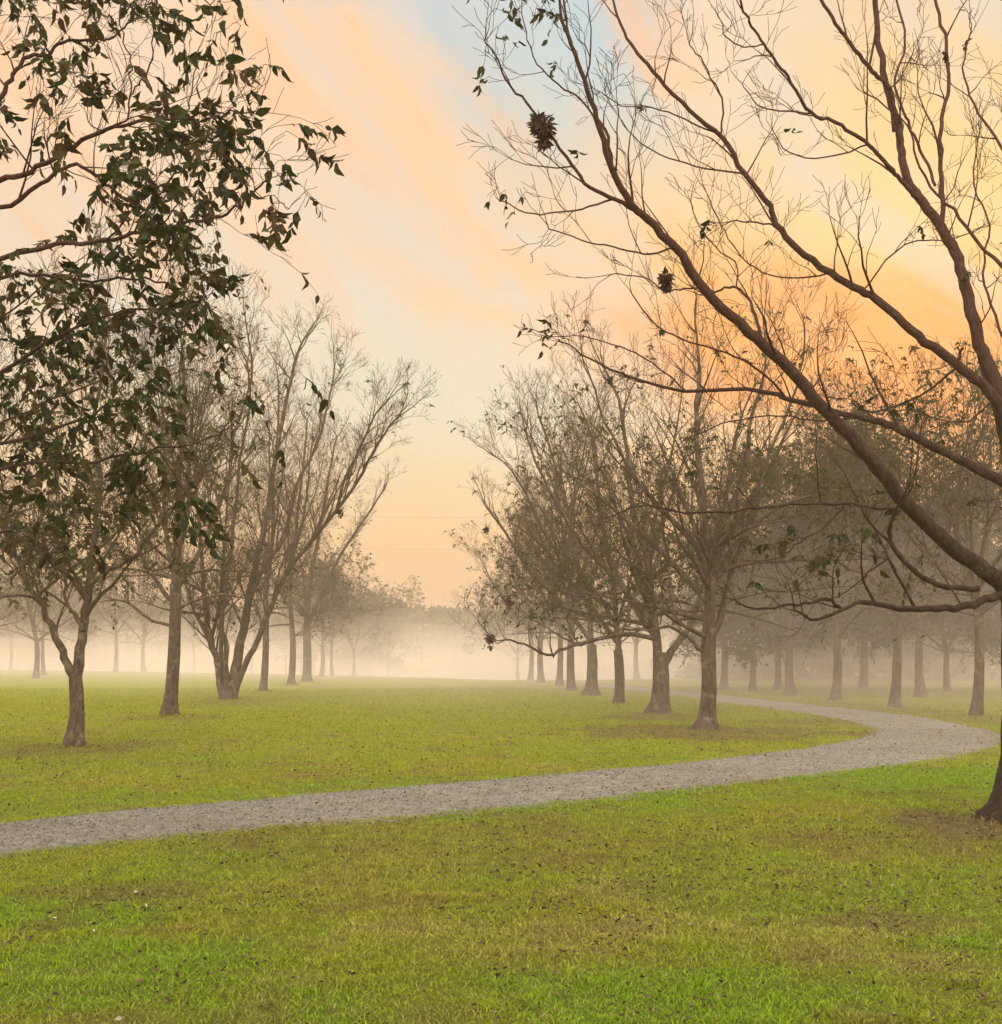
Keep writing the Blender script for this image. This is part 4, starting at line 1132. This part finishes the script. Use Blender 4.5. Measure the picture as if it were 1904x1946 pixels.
for b in [(1090, 90, 220, 150, 60, (188, 211, 216), .95), (820, 60, 190, 100, 30, (196, 207, 209), .8), (640, 380, 200, 90, 40, (228, 216, 198), .5),
          (250, 120, 420, 230, 10, (253, 213, 170), .85), (650, 120, 330, 62, 24, (254, 207, 161), .9), (880, 215, 190, 50, 30, (252, 208, 163), .6),
          (900, 440, 330, 70, 40, (253, 206, 159), .9), (800, 590, 330, 45, 18, (252, 208, 162), .7), (640, 210, 180, 40, 20, (248, 208, 170), .5), (1350, 60, 150, 120, 50, (251, 219, 182), .7),
          (1200, 420, 260, 160, 40, (252, 208, 150), .6),
          (720, 760, 480, 130, 6, (233, 224, 198), .75), (600, 560, 200, 60, 20, (236, 222, 200), .5),
          (1760, 430, 430, 350, 0, (255, 208, 130), .92), (1480, 560, 330, 60, 25, (255, 184, 92), .85), (1330, 300, 160, 40, 40, (240, 214, 178), .5), (1640, 330, 200, 40, 35, (250, 214, 150), .5),
          (1650, 720, 470, 150, 12, (255, 146, 46), 1.0), (1450, 660, 260, 60, 8, (255, 176, 88), .7), (1650, 960, 500, 110, 0, (255, 190, 120), .7)]:
    col = bank(col, *b)
# thin wisps over the banks: paler gaps and warmer threads
cv2 = nt.nodes.new('ShaderNodeCombineXYZ'); nt.links.new(math_n(nt, 'MULTIPLY', al, .045), cv2.inputs[0]); nt.links.new(math_n(nt, 'MULTIPLY', ac, .17), cv2.inputs[1]); cv2.inputs[2].default_value = 8.1
n3 = N(nt, 'ShaderNodeTexNoise', i_Scale=1.0, i_Detail=8.0, i_Roughness=.6, i_Distortion=.9); nt.links.new(cv2.outputs[0], n3.inputs['Vector'])
col = mix(nt, math_n(nt, 'MULTIPLY', math_n(nt, 'MULTIPLY', ramp(nt, n3.outputs[0], [(.50, (0, 0, 0)), (.62, (1, 1, 1))]), band), .50), col, lin(222, 214, 205))
col = mix(nt, math_n(nt, 'MULTIPLY', math_n(nt, 'MULTIPLY', ramp(nt, n3.outputs[0], [(.36, (1, 1, 1)), (.48, (0, 0, 0))]), band), .65), col, lin(255, 194, 142))
# unseen sky overhead and behind brightened as added fill light, neutral in colour
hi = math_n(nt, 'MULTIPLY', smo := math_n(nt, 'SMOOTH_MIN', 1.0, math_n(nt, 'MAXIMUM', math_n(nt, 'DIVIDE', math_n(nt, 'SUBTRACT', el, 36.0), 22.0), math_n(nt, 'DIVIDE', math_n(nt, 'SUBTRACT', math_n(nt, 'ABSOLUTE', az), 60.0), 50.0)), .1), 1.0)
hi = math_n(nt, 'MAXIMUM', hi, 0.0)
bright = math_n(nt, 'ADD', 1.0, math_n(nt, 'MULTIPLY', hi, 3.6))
sky = nt.nodes.new('ShaderNodeTexSky'); sky.sky_type = 'NISHITA'; sky.sun_disc = False; sky.sun_elevation = R(SUN_EL); sky.sun_rotation = R(SUN_AZ); sky.dust_density = 3.0
skyc = mix(nt, 1.0, sky.outputs[0], (.004, .004, .004), 'MULTIPLY')
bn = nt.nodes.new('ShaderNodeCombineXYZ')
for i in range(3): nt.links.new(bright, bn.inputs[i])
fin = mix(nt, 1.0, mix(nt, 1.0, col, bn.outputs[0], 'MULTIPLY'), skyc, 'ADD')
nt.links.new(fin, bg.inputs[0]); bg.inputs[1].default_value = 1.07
nt.links.new(bg.outputs[0], out.inputs[0])

sl = bpy.data.lights.new('sun', 'SUN'); sl.energy = 2.8; sl.angle = R(22); sl.color = (1.0, .80, .56)
so = bpy.data.objects.new('sun', sl); C.objects.link(so)
sd = Vector((math.sin(R(SUN_AZ))*math.cos(R(SUN_EL)), math.cos(R(SUN_AZ))*math.cos(R(SUN_EL)), math.sin(R(SUN_EL))))
so.rotation_euler = (-sd).to_track_quat('-Z', 'Y').to_euler(); so.location = (20, 60, 30)

# ------------------------------------------------------------------ camera / render
cam = bpy.data.cameras.new('camera'); co = bpy.data.objects.new('camera', cam); C.objects.link(co)
co.location = (0, 0, CAM_H); co.rotation_euler = (R(90), 0, 0)
cam.sensor_fit = 'HORIZONTAL'; cam.sensor_width = 36; cam.lens = 36*F/1904; cam.shift_y = (YH-973)/1904; cam.clip_end = 3000; cam.clip_start = .1
sc = bpy.context.scene; sc.camera = co
sc.render.engine = 'CYCLES'
sc.view_settings.view_transform = 'Standard'; sc.view_settings.look = 'None'; sc.view_settings.exposure = 0.0; sc.view_settings.gamma = 1.0
cy = sc.cycles
cy.max_bounces = 6; cy.diffuse_bounces = 3; cy.transmission_bounces = 3; cy.volume_bounces = 4; cy.transparent_max_bounces = 16
cy.use_denoising = True
try: cy.denoiser = 'OPENIMAGEDENOISE'
except Exception as e: print(e)
cy.use_adaptive_sampling = True; cy.adaptive_threshold = 0.02
